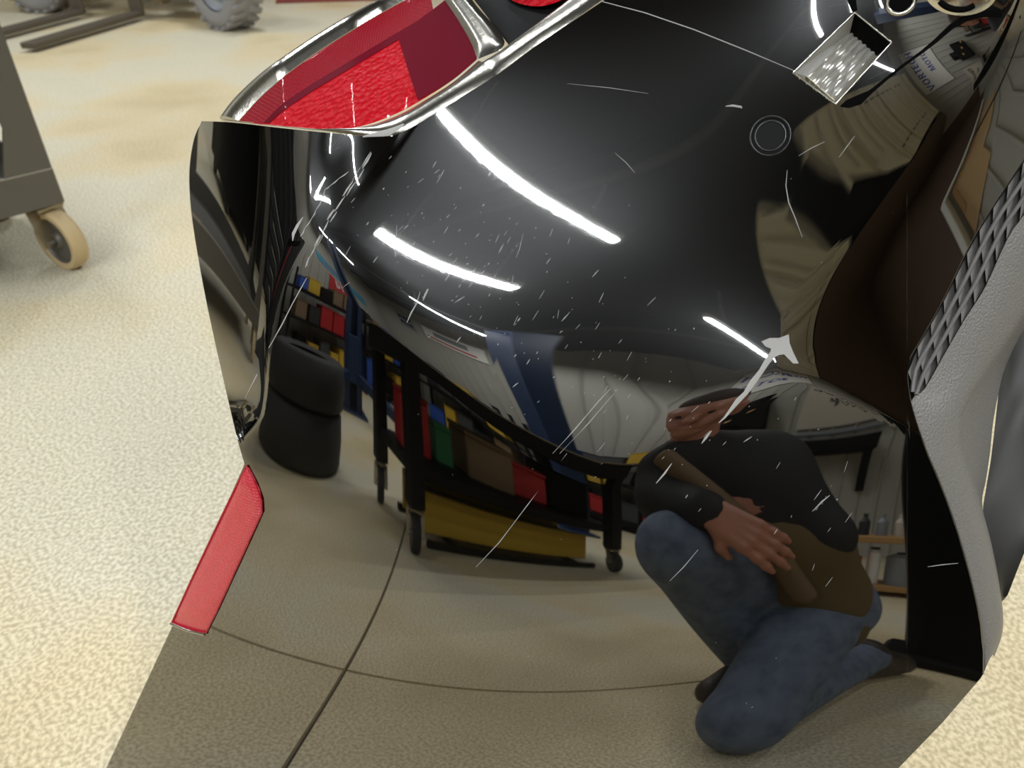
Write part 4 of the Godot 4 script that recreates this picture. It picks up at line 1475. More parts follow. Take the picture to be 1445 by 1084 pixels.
# ================= black table on casters, yellow ramp below it =================
func build_table() -> void:
	var a := Vector3(-1.36, 0, 1.02)
	var b := Vector3(-0.66, 0, 2.62)
	var along := (b - a).normalized()
	var deep := Vector3(-along.z, 0, along.x)
	if deep.x > 0:
		deep = -deep
	var xf := Transform3D(Basis(along, Vector3.UP, along.cross(Vector3.UP)), a)
	var L := a.distance_to(b)
	var W := 0.62
	var sz := signf(xf.basis.z.dot(deep))
	var t := thing("work_table", "long black steel work table on casters behind the kneeling man's raised knee", "table")
	t.transform = xf
	var st := st_new()
	box_into(st, Vector3(L + 0.12, 0.17, 0.03), Transform3D(Basis(), Vector3(L / 2, 0.80, -0.03 * sz)), 0.006)
	box_into(st, Vector3(L + 0.12, 0.17, 0.03), Transform3D(Basis(), Vector3(L / 2, 0.80, (W + 0.03) * sz)), 0.006)
	for x in [-0.06, L + 0.06]:
		box_into(st, Vector3(0.03, 0.17, W + 0.06), Transform3D(Basis(), Vector3(x, 0.80, W / 2 * sz)), 0.006)
	part(t, "apron", done(st), M.table_black)
	part(t, "tabletop", box(Vector3(L + 0.18, 0.02, W + 0.14), Vector3(L / 2, 0.895, W / 2 * sz), 0.004), M.table_top)
	part(t, "shelf", box(Vector3(L, 0.05, W), Vector3(L / 2, 0.30, W / 2 * sz), 0.006), M.table_black)
	for x in [0.02, L - 0.02]:
		for z in [0.0, W]:
			part(t, "leg", bar(Vector3(x, 0.17, z * sz), Vector3(x, 0.80, z * sz), 0.10, 0.10, Vector3.BACK, 0.006), M.table_black)
			caster(t, Vector3(x, 0.17, z * sz), 0.3, 0.075, M.black_rubber)
	# yellow low ramp between the legs
	var y := thing("yellow_ramp", "low yellow steel ramp on the floor under the black table", "ramp")
	y.transform = xf * Transform3D(Basis(), Vector3(L / 2, 0, 0.30 * sz))
	st = st_new()
	box_into(st, Vector3(L * 0.84, 0.17, 0.02), Transform3D(Basis(), Vector3(0, 0.125, -0.15 * sz)), 0.004)
	box_into(st, Vector3(L * 0.84, 0.17, 0.02), Transform3D(Basis(), Vector3(0, 0.125, 0.15 * sz)), 0.004)
	part(y, "side_plate", done(st), M.yellow_paint)
	part(y, "deck", box(Vector3(L * 0.84, 0.012, 0.28), Vector3(0, 0.17, 0), 0.003), M.paper_tan)
	st = st_new()
	for z in [-0.24, 0.24]:
		bar_into(st, Vector3(-L * 0.42, 0.02, z), Vector3(L * 0.42, 0.02, z), 0.03, 0.03)
	for x in [-0.3, 0.3]:
		bar_into(st, Vector3(x * L, 0.03, -0.24), Vector3(x * L, 0.03, 0.24), 0.03, 0.03)
	part(y, "runner", done(st), M.table_black)
	# things on the lower shelf
	var spots := [["red_box", "red_paint", Vector3(0.22, 0.24, 0.2), 0.16, "red box on the lower shelf of the black table, at its near end", "box"], ["green_can", "green_paint", Vector3(0.14, 0.16, 0.14), 0.40, "small green can beside the red box on the table's lower shelf", "can"], ["cardboard_box", "cardboard", Vector3(0.36, 0.2, 0.3), 0.75, "brown cardboard box in the middle of the table's lower shelf", "box"], ["red_jack", "ink_red", Vector3(0.3, 0.16, 0.2), 1.12, "red bottle jack on the table's lower shelf next to the cardboard box", "jack"], ["black_case", "black_gloss", Vector3(0.34, 0.24, 0.3), 1.48, "black tool case at the far end of the table's lower shelf", "case"]]
	for s in spots:
		var o := thing(s[0], s[4], s[5])
		o.transform = xf * Transform3D(Basis(Vector3.UP, 0.15), Vector3(s[3], 0.327, 0.30 * sz))
		var size: Vector3 = s[2]
		part(o, "case_body", box(size, Vector3(0, size.y / 2, 0), 0.012), M[s[1]])
		part(o, "lid", box(Vector3(size.x * 1.03, 0.02, size.z * 1.03), Vector3(0, size.y + 0.008, 0), 0.006), M[s[1]])


# ================= the kneeling man =================
func build_man() -> void:
	var t := thing("person", "kneeling man in blue jeans, black jacket and brown coat, one hand hanging over his knee", "person")
	var knee2 := Vector3(0.25, 0.09, 0.25)
	var ank2 := Vector3(0.54, 0.12, 0.79)
	var toe2 := Vector3(0.655, 0.045, 0.93)
	var hip2 := Vector3(0.38, 0.36, 0.58)
	var hip1 := Vector3(0.26, 0.38, 0.62)
	var knee1 := Vector3(0.045, 0.515, 0.33)
	var ank1 := Vector3(0.27, 0.10, 0.66)
	var toe1 := Vector3(0.175, 0.045, 0.49)
	var pelvis := Vector3(0.32, 0.40, 0.62)
	var waist := Vector3(0.27, 0.53, 0.58)
	var chest := Vector3(0.17, 0.655, 0.53)
	var neck := Vector3(0.05, 0.79, 0.48)
	var head := Vector3(0.03, 0.93, 0.42)
	var sh1 := Vector3(0.0, 0.73, 0.48)
	var sh2 := Vector3(0.21, 0.745, 0.53)
	var elb1 := Vector3(0.0, 0.625, 0.43)
	var wr1 := Vector3(0.112, 0.618, 0.28)
	var elb2 := Vector3(0.345, 0.575, 0.50)
	var wr2 := Vector3(0.30, 0.46, 0.62)
	# body: one continuous skin surface, head to feet
	var bones := [[hip2, knee2, 0.075, 0.050], [knee2, ank2, 0.05, 0.035], [ank2, toe2, 0.035, 0.025], [hip1, knee1, 0.075, 0.05], [knee1, ank1, 0.05, 0.035], [ank1, toe1, 0.035, 0.025], [hip1, hip2, 0.09, 0.09], [pelvis, waist, 0.12, 0.11], [waist, chest, 0.11, 0.14], [chest, neck, 0.12, 0.055], [neck, head, 0.055, 0.06], [sh1, sh2, 0.06, 0.06], [sh1, elb1, 0.05, 0.036], [elb1, wr1, 0.036, 0.027], [sh2, elb2, 0.05, 0.036], [elb2, wr2, 0.036, 0.027]]
	part(t, "body", body_mesh(bones, 0.04, 0.02), M.skin_tone)
	# head with a face
	var fw := Vector3(-0.10, -0.12, -0.98).normalized()
	var rt := Vector3.UP.cross(fw).normalized()
	var up := fw.cross(rt)
	var hb := func(r: float, u: float, f: float) -> Vector3: return head + rt * r + up * u + fw * f
	bones = [[hb.call(0, 0.045, -0.02), hb.call(0, 0.03, 0.015), 0.082, 0.078], [hb.call(0, -0.03, 0.015), hb.call(0, -0.075, 0.05), 0.062, 0.036], [hb.call(0, 0.015, 0.085), hb.call(0, -0.022, 0.108), 0.011, 0.016], [hb.call(-0.03, 0.03, 0.082), hb.call(0.03, 0.03, 0.082), 0.014, 0.014], [hb.call(-0.02, -0.056, 0.083), hb.call(0.02, -0.056, 0.083), 0.009, 0.009], [hb.call(-0.083, 0.02, -0.01), hb.call(-0.083, -0.02, -0.01), 0.018, 0.012], [hb.call(0.083, 0.02, -0.01), hb.call(0.083, -0.02, -0.01), 0.018, 0.012], [hb.call(-0.045, -0.02, 0.06), hb.call(-0.03, -0.04, 0.07), 0.024, 0.02], [hb.call(0.045, -0.02, 0.06), hb.call(0.03, -0.04, 0.07), 0.024, 0.02], [neck, hb.call(0, -0.04, -0.02), 0.055, 0.055]]
	var hd := part(t, "head", body_mesh(bones, 0.02, 0.006), M.skin_tone)
	for s in [-1.0, 1.0]:
		part(hd, "eye", lathe([Vector2(0.0001, 0.011), Vector2(0.007, 0.008), Vector2(0.011, 0.0), Vector2(0.007, -0.008), Vector2(0.0001, -0.011)], Transform3D(Basis(), hb.call(s * 0.031, 0.012, 0.083)), 12, false), M.ink_black)
	part(hd, "hair", body_mesh([[hb.call(0, 0.075, -0.04), hb.call(0, 0.085, 0.025), 0.075, 0.062], [hb.call(0, 0.02, -0.05), hb.call(0, -0.03, -0.055), 0.076, 0.05]], 0.02, 0.008), M.hair_brown)
	# the hanging hand: palm, four fingers, thumb
	var hand := func(w: Vector3, dir: Vector3, down: Vector3, side: Vector3, curl: float) -> ArrayMesh:
		var hs := []
		var palm := w + dir * 0.10
		for k in 4:
			var o := (k - 1.5) * 0.021
			var root: Vector3 = palm + side * o - dir * absf(k - 1.4) * 0.006
			hs.append([w + side * o * 0.6, root, 0.019, 0.014])
			var ln: float = [0.040, 0.047, 0.044, 0.034][k]
			var d0 := (dir + down * curl * 0.35 + side * o * 4.0).normalized()
			var d1 := (dir + down * curl * 0.75 + side * o * 3.0).normalized()
			var d2 := (dir * 0.8 + down * curl * 1.1 + side * o * 2.0).normalized()
			var p1: Vector3 = root + d0 * ln
			var p2: Vector3 = p1 + d1 * ln * 0.72
			hs.append([root, p1, 0.0115, 0.0100])
			hs.append([p1, p2, 0.0100, 0.0092])
			hs.append([p2, p2 + d2 * ln * 0.55, 0.0092, 0.0078])
		var tb: Vector3 = w + dir * 0.035 - side * 0.03
		hs.append([w + dir * 0.01, tb, 0.02, 0.015])
		hs.append([tb, tb + (dir * 0.7 - side * 0.7 + down * 0.4).normalized() * 0.038, 0.0135, 0.0115])
		hs.append([tb + (dir * 0.7 - side * 0.7 + down * 0.4).normalized() * 0.038, tb + (dir * 0.7 - side * 0.7 + down * 0.4).normalized() * 0.038 + (dir * 0.9 - side * 0.2 + down * 0.5).normalized() * 0.03, 0.0115, 0.009])
		return body_mesh(hs, 0.009, 0.0035)
	var dir1 := Vector3(0.87, -0.47, 0.08).normalized()
	var side1 := Vector3(-0.34, -0.86, -0.30)
	side1 = (side1 - dir1 * side1.dot(dir1)).normalized()
	var down1 := dir1.cross(side1).normalized()
	if down1.z < 0:
		down1 = -down1
	part(t, "hand", hand.call(wr1, dir1, down1, -side1, 0.5), M.skin_tone)
	var dir2 := Vector3(0.1, -0.85, -0.3).normalized()
	var side2 := Vector3(0.2, 0.0, -1.0)
	side2 = (side2 - dir2 * side2.dot(dir2)).normalized()
	part(t, "hand", hand.call(wr2, dir2, Vector3(-0.9, -0.1, 0.1), side2, 0.5), M.skin_tone)
	# clothes
	part(t, "jeans", body_mesh([[hip2, knee2, 0.118, 0.086], [knee2, ank2, 0.084, 0.064], [hip1, knee1, 0.118, 0.088], [knee1, ank1, 0.086, 0.066], [hip1, hip2, 0.125, 0.125], [pelvis, waist, 0.15, 0.14]], 0.03, 0.0125), M.denim)
	for q in [[ank2, toe2], [ank1, toe1]]:
		var heel: Vector3 = q[0] + (q[0] - q[1]) * Vector3(0.28, 0, 0.28) - Vector3(0, 0.055, 0)
		part(t, "boot", body_mesh([[q[0] + Vector3(0, 0.02, 0), heel, 0.056, 0.046], [heel, q[1], 0.046, 0.038], [q[0], q[1] + Vector3(0, 0.02, 0), 0.054, 0.036]], 0.02, 0.009), M.boot_leather)
	part(t, "jacket", body_mesh([[chest + Vector3(0.03, -0.08, 0.02), chest + Vector3(0, 0.04, 0), 0.14, 0.14], [chest, neck + Vector3(0, -0.03, 0.01), 0.13, 0.08], [sh1, sh2, 0.09, 0.09], [sh1, elb1, 0.082, 0.066], [elb1, wr1 + (elb1 - wr1) * 0.12, 0.066, 0.05], [sh2, elb2, 0.095, 0.072], [elb2, wr2 + (elb2 - wr2) * 0.12, 0.07, 0.052]], 0.035, 0.0125), M.jacket_black)
	var hem := Vector3(0.405, 0.30, 0.52)
	part(t, "coat_tail", body_mesh([[waist + Vector3(0.03, 0.0, -0.03), pelvis + Vector3(0.04, -0.02, -0.06), 0.125, 0.125], [pelvis + Vector3(0.04, 0.0, -0.06), hem, 0.115, 0.075], [chest + Vector3(0.05, -0.08, -0.04), waist + Vector3(0.03, 0, -0.05), 0.09, 0.12]], 0.04, 0.0125), M.coat_brown)
	part(t, "coat_edge", body_mesh([[neck + Vector3(-0.05, -0.06, -0.10), waist + Vector3(-0.05, 0.04, -0.16), 0.03, 0.034], [waist + Vector3(-0.05, 0.04, -0.16), pelvis + Vector3(0.0, 0.02, -0.19), 0.034, 0.03]], 0.02, 0.01), M.coat_lining)


# ================= the rest of the workshop (seen mirrored in the lacquer) =================
func words(text: String, height: float, m: Material, parent: Node, xf: Transform3D) -> void:
	var tm := TextMesh.new()
	var f := SystemFont.new()
	f.font_names = PackedStringArray(["Droid Sans"])
	f.font_weight = 700
	tm.font = f
	tm.text = text
	tm.font_size = 32
	tm.pixel_size = height / 32.0
	tm.depth = 0.004
	part(parent, "lettering", tm, m, xf)


func board(called: String, label: String, category: String, at: Vector3, turn: float, size: Vector2, m: Material) -> Node3D:
	var t := thing(called, label, category, at, turn)
	part(t, "board", box(Vector3(size.x, size.y, 0.012), Vector3(0, 0, 0.006), 0.002), m)
	return t


func build_shop() -> void:
	var face_back := PI   # boards on the back wall face -z
	var zb := ROOM_HI.z - 0.035
	# white banner with a red stripe
	var s3 := board("banner", "white banner with a red stripe high on the ribbed back wall", "banner", Vector3(-3.3, 3.55, zb), face_back, Vector2(1.35, 0.6), M.white_print)
	part(s3, "stripe", box(Vector3(1.1, 0.07, 0.004), Vector3(0.05, -0.18, 0.015), 0.001), M.ink_red)
	part(s3, "picture", box(Vector3(0.75, 0.22, 0.004), Vector3(0.0, 0.08, 0.015), 0.001), M.grey_plastic)
	# blue banner and red sign on the left wall
	var xl := ROOM_LO.x + 0.035
	var s1 := board("blue_banner", "long sky-blue banner with a red dash on the left wall", "banner", Vector3(xl, 2.45, 4.1), PI / 2, Vector2(2.6, 0.5), M.sky_blue)
	part(s1, "dash", box(Vector3(1.1, 0.08, 0.004), Vector3(0.3, 0.02, 0.015), 0.001), M.ink_red)
	var s2 := board("red_sign", "red sign with white figures under the blue banner", "sign", Vector3(xl, 1.75, 3.7), PI / 2, Vector2(0.85, 0.55), M.ink_red)
	words("10", 0.42, M.white_print, s2, Transform3D(Basis(), Vector3(-0.05, -0.01, 0.016)))
	part(s2, "edge", box(Vector3(0.85, 0.04, 0.004), Vector3(0, 0.26, 0.015), 0.001), M.white_print)
	var bd := board("pin_board", "dark pin board beside the white banner on the back wall", "board", Vector3(-4.6, 3.5, zb), face_back, Vector2(0.55, 0.75), M.grey_plastic)
	for k in 6:
		part(bd, "sheet", box(Vector3(0.13, 0.16, 0.003), Vector3(-0.16 + 0.16 * (k % 3), 0.16 - 0.3 * (k / 3), 0.014), 0.0008), M.ink_black)
	# tan paper sign and the white sign above it
	var s4 := board("paper_sign", "tan paper sign with two rows of dark lettering on the back wall above the bench", "sign", Vector3(1.12, 2.2, zb), face_back, Vector2(1.2, 0.85), M.paper_tan)
	words("HAMMOND", 0.2, M.ink_black, s4, Transform3D(Basis(), Vector3(0, 0.2, 0.016)))
	words("DROP", 0.2, M.ink_black, s4, Transform3D(Basis(), Vector3(0.1, -0.1, 0.016)))
	var s5 := board("white_sign", "large white sign with navy lettering high on the back wall", "sign", Vector3(-0.1, 3.6, zb), face_back, Vector2(1.5, 1.1), M.white_print)
	words("VORTECH", 0.32, M.ink_navy, s5, Transform3D(Basis(), Vector3(0.0, 0.25, 0.016)))
	words("MOTO", 0.26, M.ink_navy, s5, Transform3D(Basis(), Vector3(0.2, -0.2, 0.016)))
	# black gear hanging on the back wall
	var g1 := thing("wall_heater", "black heater unit with orange fittings hung on the back wall above the man", "heater", Vector3(-0.15, 2.0, zb - 0.22))
	part(g1, "casing", box(Vector3(0.75, 0.55, 0.4), Vector3.ZERO, 0.03), M.black_gloss)
	part(g1, "duct", tube([Vector3(0.1, 0.2, 0), Vector3(0.1, 0.5, 0)], 0.17, 16), M.black_gloss)
	for k in 3:
		part(g1, "fitting", box(Vector3(0.09, 0.07, 0.05), Vector3(-0.32 + 0.24 * k, -0.2 + 0.12 * k, -0.22), 0.01), M.shelf_wood)
	var g2 := thing("shelf_bracket", "black wall shelf on two slanted brackets right of the heater", "shelf", Vector3(0.98, 1.38, zb - 0.2))
	part(g2, "shelf_board", box(Vector3(1.0, 0.16, 0.36), Vector3(-0.1, 0.12, 0), 0.01), M.black_gloss)
	for x in [-0.5, 0.32]:
		part(g2, "bracket", bar(Vector3(x, 0.05, -0.12), Vector3(x + 0.05, -0.42, 0.17), 0.1, 0.05), M.black_gloss)
	var cb := thing("conduit", "thin grey conduit running level along the back wall", "pipe", Vector3(1.2, 1.70, zb - 0.02))
	part(cb, "pipe", tube([Vector3(-1.4, 0, 0), Vector3(1.6, 0, 0)], 0.02, 8), M.grey_plastic)
	# wooden bench with cans
	var bn := thing("wooden_bench", "low orange-brown wooden bench behind the man and the black stand", "bench", Vector3(0.97, 0, 3.05))
	for y in [0.07, 0.46]:
		part(bn, "shelf_board", box(Vector3(0.95, 0.05, 0.4), Vector3(0, y, 0), 0.006), M.shelf_wood)
	for x in [-0.45, 0.45]:
		for z in [-0.16, 0.16]:
			part(bn, "leg", bar(Vector3(x, 0, z), Vector3(x, 0.44, z), 0.05, 0.05, Vector3.BACK), M.shelf_wood)
	var cans := [["red_can", "red_paint", -0.22, 0.11, 0.26, "red can on the lower board of the wooden bench"], ["white_bottle", "white_print", -0.04, 0.04, 0.30, "white bottle between the red and grey cans on the bench"], ["grey_canister", "grey_plastic", 0.12, 0.09, 0.27, "grey canister on the lower board of the wooden bench"], ["paint_tin", "ink_red", 0.27, 0.04, 0.28, "slim red tin at the right end of the bench's lower board"]]
	for c in cans:
		var o := thing(c[0], c[5], "can" if c[0] != "white_bottle" else "bottle", Vector3(1.0 + c[2], 0.096, 2.98))
		part(o, "body", lathe([Vector2(0.001, 0), Vector2(c[3], 0), Vector2(c[3], c[4] * 0.85), Vector2(c[3] * 0.5, c[4] * 0.95), Vector2(0.001, c[4] * 0.95)], Transform3D(), 20), M[c[1]])
		part(o, "cap", lathe([Vector2(0.03, c[4] * 0.95), Vector2(0.03, c[4]), Vector2(0.001, c[4])], Transform3D(), 12), M.ink_black)
	for k in 7:
		var o := thing("tool_bottle", "%s small bottle in the row on top of the wooden bench, counted from the man" % ["first", "second", "third", "fourth", "fifth", "sixth", "seventh"][k], "bottle", Vector3(0.66 + 0.11 * k, 0.486, 3.02), 0.0, "bottles on the wooden bench")
		part(o, "body", lathe([Vector2(0.001, 0), Vector2(0.035, 0), Vector2(0.035, 0.10), Vector2(0.015, 0.13), Vector2(0.015, 0.16), Vector2(0.001, 0.16)], Transform3D(), 12), [M.grey_plastic, M.paper_tan, M.ink_black][k % 3])
	# black stand with a foot plate, right of the man
	var bs := thing("black_stand", "tall black steel stand on a foot plate right of the kneeling man", "stand", Vector3(0.84, 0, 1.17), 0.32)
	part(bs, "foot_plate", box(Vector3(0.34, 0.05, 0.30), Vector3(0, 0.025, 0), 0.015), M.black_gloss)
	part(bs, "column", loft([[Vector3(-0.10, 0.05, -0.09), Vector3(-0.13, 0.5, -0.1), Vector3(-0.20, 1.0, -0.09), Vector3(-0.14, 1.32, -0.05)], [Vector3(0.10, 0.05, -0.09), Vector3(0.10, 0.5, -0.1), Vector3(0.08, 1.0, -0.09), Vector3(0.0, 1.32, -0.05)], [Vector3(0.10, 0.05, 0.09), Vector3(0.10, 0.5, 0.1), Vector3(0.08, 1.0, 0.09), Vector3(0.0, 1.32, 0.05)], [Vector3(-0.10, 0.05, 0.09), Vector3(-0.13, 0.5, 0.1), Vector3(-0.20, 1.0, 0.09), Vector3(-0.14, 1.32, 0.05)], [Vector3(-0.10, 0.05, -0.09), Vector3(-0.13, 0.5, -0.1), Vector3(-0.20, 1.0, -0.09), Vector3(-0.14, 1.32, -0.05)]], 20, 4), M.black_gloss)
	part(bs, "cap", box(Vector3(0.15, 0.02, 0.11), Vector3(-0.07, 1.325, 0), 0.008), M.zinc)
	# raised sectional door under the ceiling, brown boards in the right rear corner
	var od := thing("overhead_door", "pale ribbed sectional door raised flat under the ceiling beside the longest strip light", "door", Vector3(0, ROOM_HI.y - 0.24, 0))
	var zone := PackedVector2Array([Vector2(-0.25, 3.35), Vector2(0.1, 3.5), Vector2(0.5, 3.65), Vector2(0.95, 3.95), Vector2(1.25, 4.3), Vector2(1.25, 6.42), Vector2(-0.25, 6.42)])
	for k in 8:
		var z0 := 2.3 + 0.53 * k
		for cut in Geometry2D.intersect_polygons(PackedVector2Array([Vector2(-2, z0), Vector2(2, z0), Vector2(2, z0 + 0.52), Vector2(-2, z0 + 0.52)]), zone):
			var sp := st_new()
			slab_into(sp, cut, 0.02, 0.04)
			part(od, "panel", done(sp), M.door_panel)
	for q in 16:
		var zz := 3.4 + 0.19 * q
		var x0 := -0.22
		var x1 := 0.0 if zz < 3.5 else 0.55 if zz < 3.8 else 1.2 if zz > 4.3 else 0.75
		part(od, "corrugation", box(Vector3(x1 - x0, 0.02, 0.035), Vector3((x0 + x1) / 2, -0.028, zz), 0.006), M.door_panel)
	for x in [0.0, 1.0]:
		part(od, "hanger", box(Vector3(0.04, 0.22, 1.8), Vector3(x, 0.13, 5.3), 0.005), M.jamb_dark)
	structure("trim_1", box(Vector3(2.85, 0.06, 4.2), Vector3(2.74, ROOM_HI.y - 0.24, 4.35), 0.01), M.ceiling_wood, "dark brown boards under the ceiling in the right rear corner", "cladding")
	structure("trim_2", box(Vector3(1.5, 2.0, 0.05), Vector3(3.42, 3.25, ROOM_HI.z - 0.05), 0.01), M.ceiling_wood, "dark brown boards on the upper right of the back wall", "cladding")
	structure("trim_3", box(Vector3(0.05, 2.3, 7.0), Vector3(ROOM_HI.x - 0.05, 3.1, 2.9), 0.01), M.ceiling_wood, "dark brown boards along the upper part of the right wall", "cladding")
	# right wall: plywood sheet, ledge, jamb
	var xr := ROOM_HI.x - 0.04
	var pl := board("plywood_sheet", "tan plywood sheet fixed high on the right wall", "sheet", Vector3(xr, 1.50, 2.9), -PI / 2, Vector2(2.3, 0.5), M.plywood)
	part(pl, "cleat", box(Vector3(1.6, 0.05, 0.02), Vector3(0, 0.2, 0.02), 0.004), M.shelf_wood)
	var lg := thing("wall_ledge", "long white ledge above the plywood sheet on the right wall", "ledge", Vector3(xr - 0.1, 1.86, 2.8))
	part(lg, "ledge_board", box(Vector3(0.22, 0.09, 4.4), Vector3.ZERO, 0.01), M.ledge_white)
	var jb := thing("door_jamb", "dark upright jamb on the right wall beside the plywood sheet", "jamb", Vector3(xr - 0.035, 0, 3.3))
	part(jb, "upright", box(Vector3(0.1, 1.76, 0.14), Vector3(0, 0.88, 0), 0.01), M.jamb_dark)
	# storage shelves on the left and along the back wall
	shelf_unit(Vector3(-5.55, 0, 2.9), PI / 2, 2.2, "open black storage rack of tubs against the left wall", 0)
	shelf_unit(Vector3(-5.55, 0, 5.2), PI / 2, 2.0, "open black storage rack of tubs in the left rear corner", 1)
	shelf_unit(Vector3(-3.9, 0, 6.1), PI, 2.2, "open black storage rack of cartons under the white banner", 2)
	shelf_unit(Vector3(-1.6, 0, 6.1), PI, 2.0, "open black storage rack of cartons behind the inner lift column", 3)
	# stacked tyres and a black cabinet left of the bumper
	for k in 2:
		var ty := thing("rubber_ring", ["fat black tyre lying flat on the floor, under another, left of the work table", "fat black tyre on top of another one left of the work table"][k], "tyre", Vector3(-2.52 + 0.02 * k, 0.13 + 0.255 * k, 0.80), 0.4 * k, "stacked tyres")
		var st := st_new()
		tyre_into(st, 0.42, 0.255)
		part(ty, "casing", done(st), M.tyre_black)
	var ec := thing("engine_hoist", "black engine hoist parked on the floor beyond the grey steel cart", "hoist", Vector3(-4.2, 0, -0.2), 0.5)
	var st3 := st_new()
	for s in [-1.0, 1.0]:
		bar_into(st3, Vector3(s * 0.3, 0.12, -0.6), Vector3(s * 0.42, 0.12, 0.8), 0.09, 0.09)
	bar_into(st3, Vector3(-0.4, 0.13, -0.6), Vector3(0.4, 0.13, -0.6), 0.1, 0.1)
	bar_into(st3, Vector3(0, 0.1, -0.6), Vector3(0, 1.55, -0.5), 0.12, 0.12, Vector3.BACK)
	part(ec, "frame", done(st3), M.black_gloss)
	part(ec, "boom", bar(Vector3(0, 1.5, -0.55), Vector3(0, 1.75, 0.8), 0.1, 0.1), M.black_gloss)
	part(ec, "ram", tube([Vector3(0, 0.6, -0.5), Vector3(0, 1.6, 0.1)], 0.05, 12), M.ink_red)
	for s in [-1.0, 1.0]:
		for z in [-0.58, 0.76]:
			part(ec, "wheel", lathe([Vector2(0.001, -0.02), Vector2(0.06, -0.02), Vector2(0.06, 0.02), Vector2(0.001, 0.02)], Transform3D(Basis(Vector3.BACK, PI / 2), Vector3(s * 0.42, 0.06, z)), 16), M.black_rubber)
	var rm := thing("rubber_mat", "large black rubber mat lying on the floor left of the bumper, behind the grey cart", "mat", Vector3(-3.2, 0, -0.75))
	part(rm, "mat_sheet", box(Vector3(1.7, 0.012, 1.5), Vector3(0, 0.0065, 0), 0.004), M.black_rubber)
	var dm := thing("waste_bin", "big black wheeled waste bin on the floor in front of the left wall", "bin", Vector3(-4.3, 0, -3.6), 0.3)
	part(dm, "tub", loft([[Vector3(-0.6, 0.1, -0.45), Vector3(-0.7, 0.7, -0.5), Vector3(-0.75, 1.25, -0.55)], [Vector3(0.6, 0.1, -0.45), Vector3(0.7, 0.7, -0.5), Vector3(0.75, 1.25, -0.55)], [Vector3(0.6, 0.1, 0.45), Vector3(0.7, 0.7, 0.5), Vector3(0.75, 1.25, 0.55)], [Vector3(-0.6, 0.1, 0.45), Vector3(-0.7, 0.7, 0.5), Vector3(-0.75, 1.25, 0.55)], [Vector3(-0.6, 0.1, -0.45), Vector3(-0.7, 0.7, -0.5), Vector3(-0.75, 1.25, -0.55)]], 10, 1), M.black_gloss)
	part(dm, "lid", box(Vector3(1.6, 0.06, 1.2), Vector3(0, 1.28, 0), 0.02), M.black_gloss)
	for x in [-0.5, 0.5]:
		for z in [-0.35, 0.35]:
			part(dm, "wheel", lathe([Vector2(0.001, -0.02), Vector2(0.08, -0.02), Vector2(0.08, 0.02), Vector2(0.001, 0.02)], Transform3D(Basis(Vector3.BACK, PI / 2), Vector3(x, 0.08, z)), 16), M.black_rubber)
	var wc := thing("welding_curtain", "dark welding curtain hung in folds along the left wall", "curtain", Vector3(-5.6, 0.08, -1.1))
	var wrows := []
	for k in 2:
		var wr := []
		for j in 113:
			var zz := -3.0 + 5.6 * j / 112.0
			wr.append(Vector3(0.05 * sin(zz * 17.0) + 0.02 * sin(zz * 41.0), 2.35 * k, zz))
		wrows.append(wr)
	var wst := st_new()
	sheet_into(wst, wrows, false, 1)
	part(wc, "cloth", done(wst), M.black_rubber)
	part(wc, "rail", tube([Vector3(0, 2.37, -3.05), Vector3(0, 2.37, 2.65)], 0.02, 8), M.zinc)
	for zz in [-3.0, 2.6]:
		part(wc, "post", tube([Vector3(0, -0.08, zz), Vector3(0, 2.37, zz)], 0.025, 8), M.zinc)
	var cbn := thing("tool_cabinet", "black tool cabinet standing by the left wall beyond the engine hoist", "cabinet", Vector3(-5.2, 0, -1.6), PI / 2)
	part(cbn, "carcass", box(Vector3(1.3, 1.25, 0.55), Vector3(0, 0.70, 0), 0.015), M.black_gloss)
	for k in 5:
		var dr := part(cbn, "drawer", box(Vector3(1.2, 0.2, 0.02), Vector3(0, 0.24 + 0.235 * k, 0.28), 0.006), M.ink_black)
		part(dr, "handle", tube([Vector3(-0.4, 0.3 + 0.235 * k, 0.31), Vector3(0.4, 0.3 + 0.235 * k, 0.31)], 0.012, 8), M.zinc)
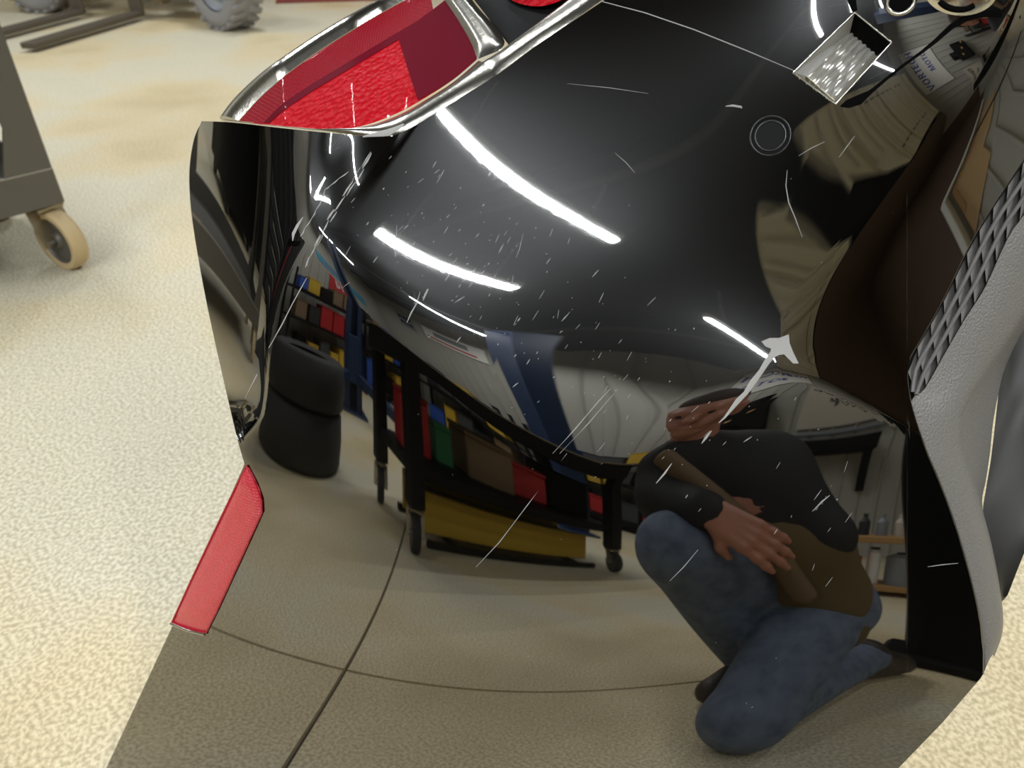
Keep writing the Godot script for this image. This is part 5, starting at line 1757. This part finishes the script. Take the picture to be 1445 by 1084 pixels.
	for x in [-0.55, 0.55]:
		part(cbn, "foot", box(Vector3(0.1, 0.09, 0.45), Vector3(x, 0.04, 0), 0.01), M.black_rubber)


func shelf_unit(at: Vector3, turn: float, length: float, label: String, sort: int) -> void:
	var t := thing("storage_rack", label, "rack", at, turn)
	var D := 0.5
	for s in [-1.0, 1.0]:
		for z in [-D / 2, D / 2]:
			part(t, "upright", bar(Vector3(s * length / 2, 0, z), Vector3(s * length / 2, 1.5, z), 0.05, 0.05, Vector3.BACK), M.table_black)
	var levels := [0.12, 0.62, 1.12]
	for y in levels:
		part(t, "shelf", box(Vector3(length, 0.04, D), Vector3(0, y, 0), 0.004), M.table_black)
	var kinds := [["tub", "blue_plastic", "blue plastic tub"], ["tub", "yellow_paint", "yellow plastic tub"], ["carton", "cardboard", "brown carton"], ["tub", "red_paint", "red plastic tub"], ["tub", "table_black", "matt tub"], ["tub", "ink_black", "black plastic tub"], ["tub", "slate_plastic", "slate grey tub"], ["tub", "ink_black", "black plastic tub"]]
	var which: String = ["on the rack by the left wall", "on the rack in the left rear corner", "on the rack under the white banner", "on the rack behind the inner lift column"][sort]
	var level_word := ["bottom", "middle", "top"]
	for l in 3:
		var x := -length / 2 + 0.2
		var n := 0
		while x < length / 2 - 0.15:
			var k: Array = kinds[rng.randi() % kinds.size()]
			var w := rng.randf_range(0.22, 0.38)
			var h := rng.randf_range(0.18, 0.36)
			if x + w > length / 2 - 0.04:
				break
			var pos: Vector3 = t.transform * Vector3(x + w / 2, levels[l] + 0.021, rng.randf_range(-0.04, 0.04))
			var ord: String = ["first", "second", "third", "fourth", "fifth", "sixth", "seventh", "eighth"][n]
			var o := thing(k[0], "%s, %s along the %s shelf %s" % [k[2], ord, level_word[l], which], k[0], pos, turn + rng.randf_range(-0.08, 0.08), "tubs and cartons %s" % which)
			part(o, "box_body", box(Vector3(w, h, 0.36), Vector3(0, h / 2, 0), 0.012), M[k[1]])
			part(o, "lid", box(Vector3(w + 0.015, 0.02, 0.37), Vector3(0, h + 0.011, 0), 0.006), M[k[1]])
			x += w + 0.05
			n += 1
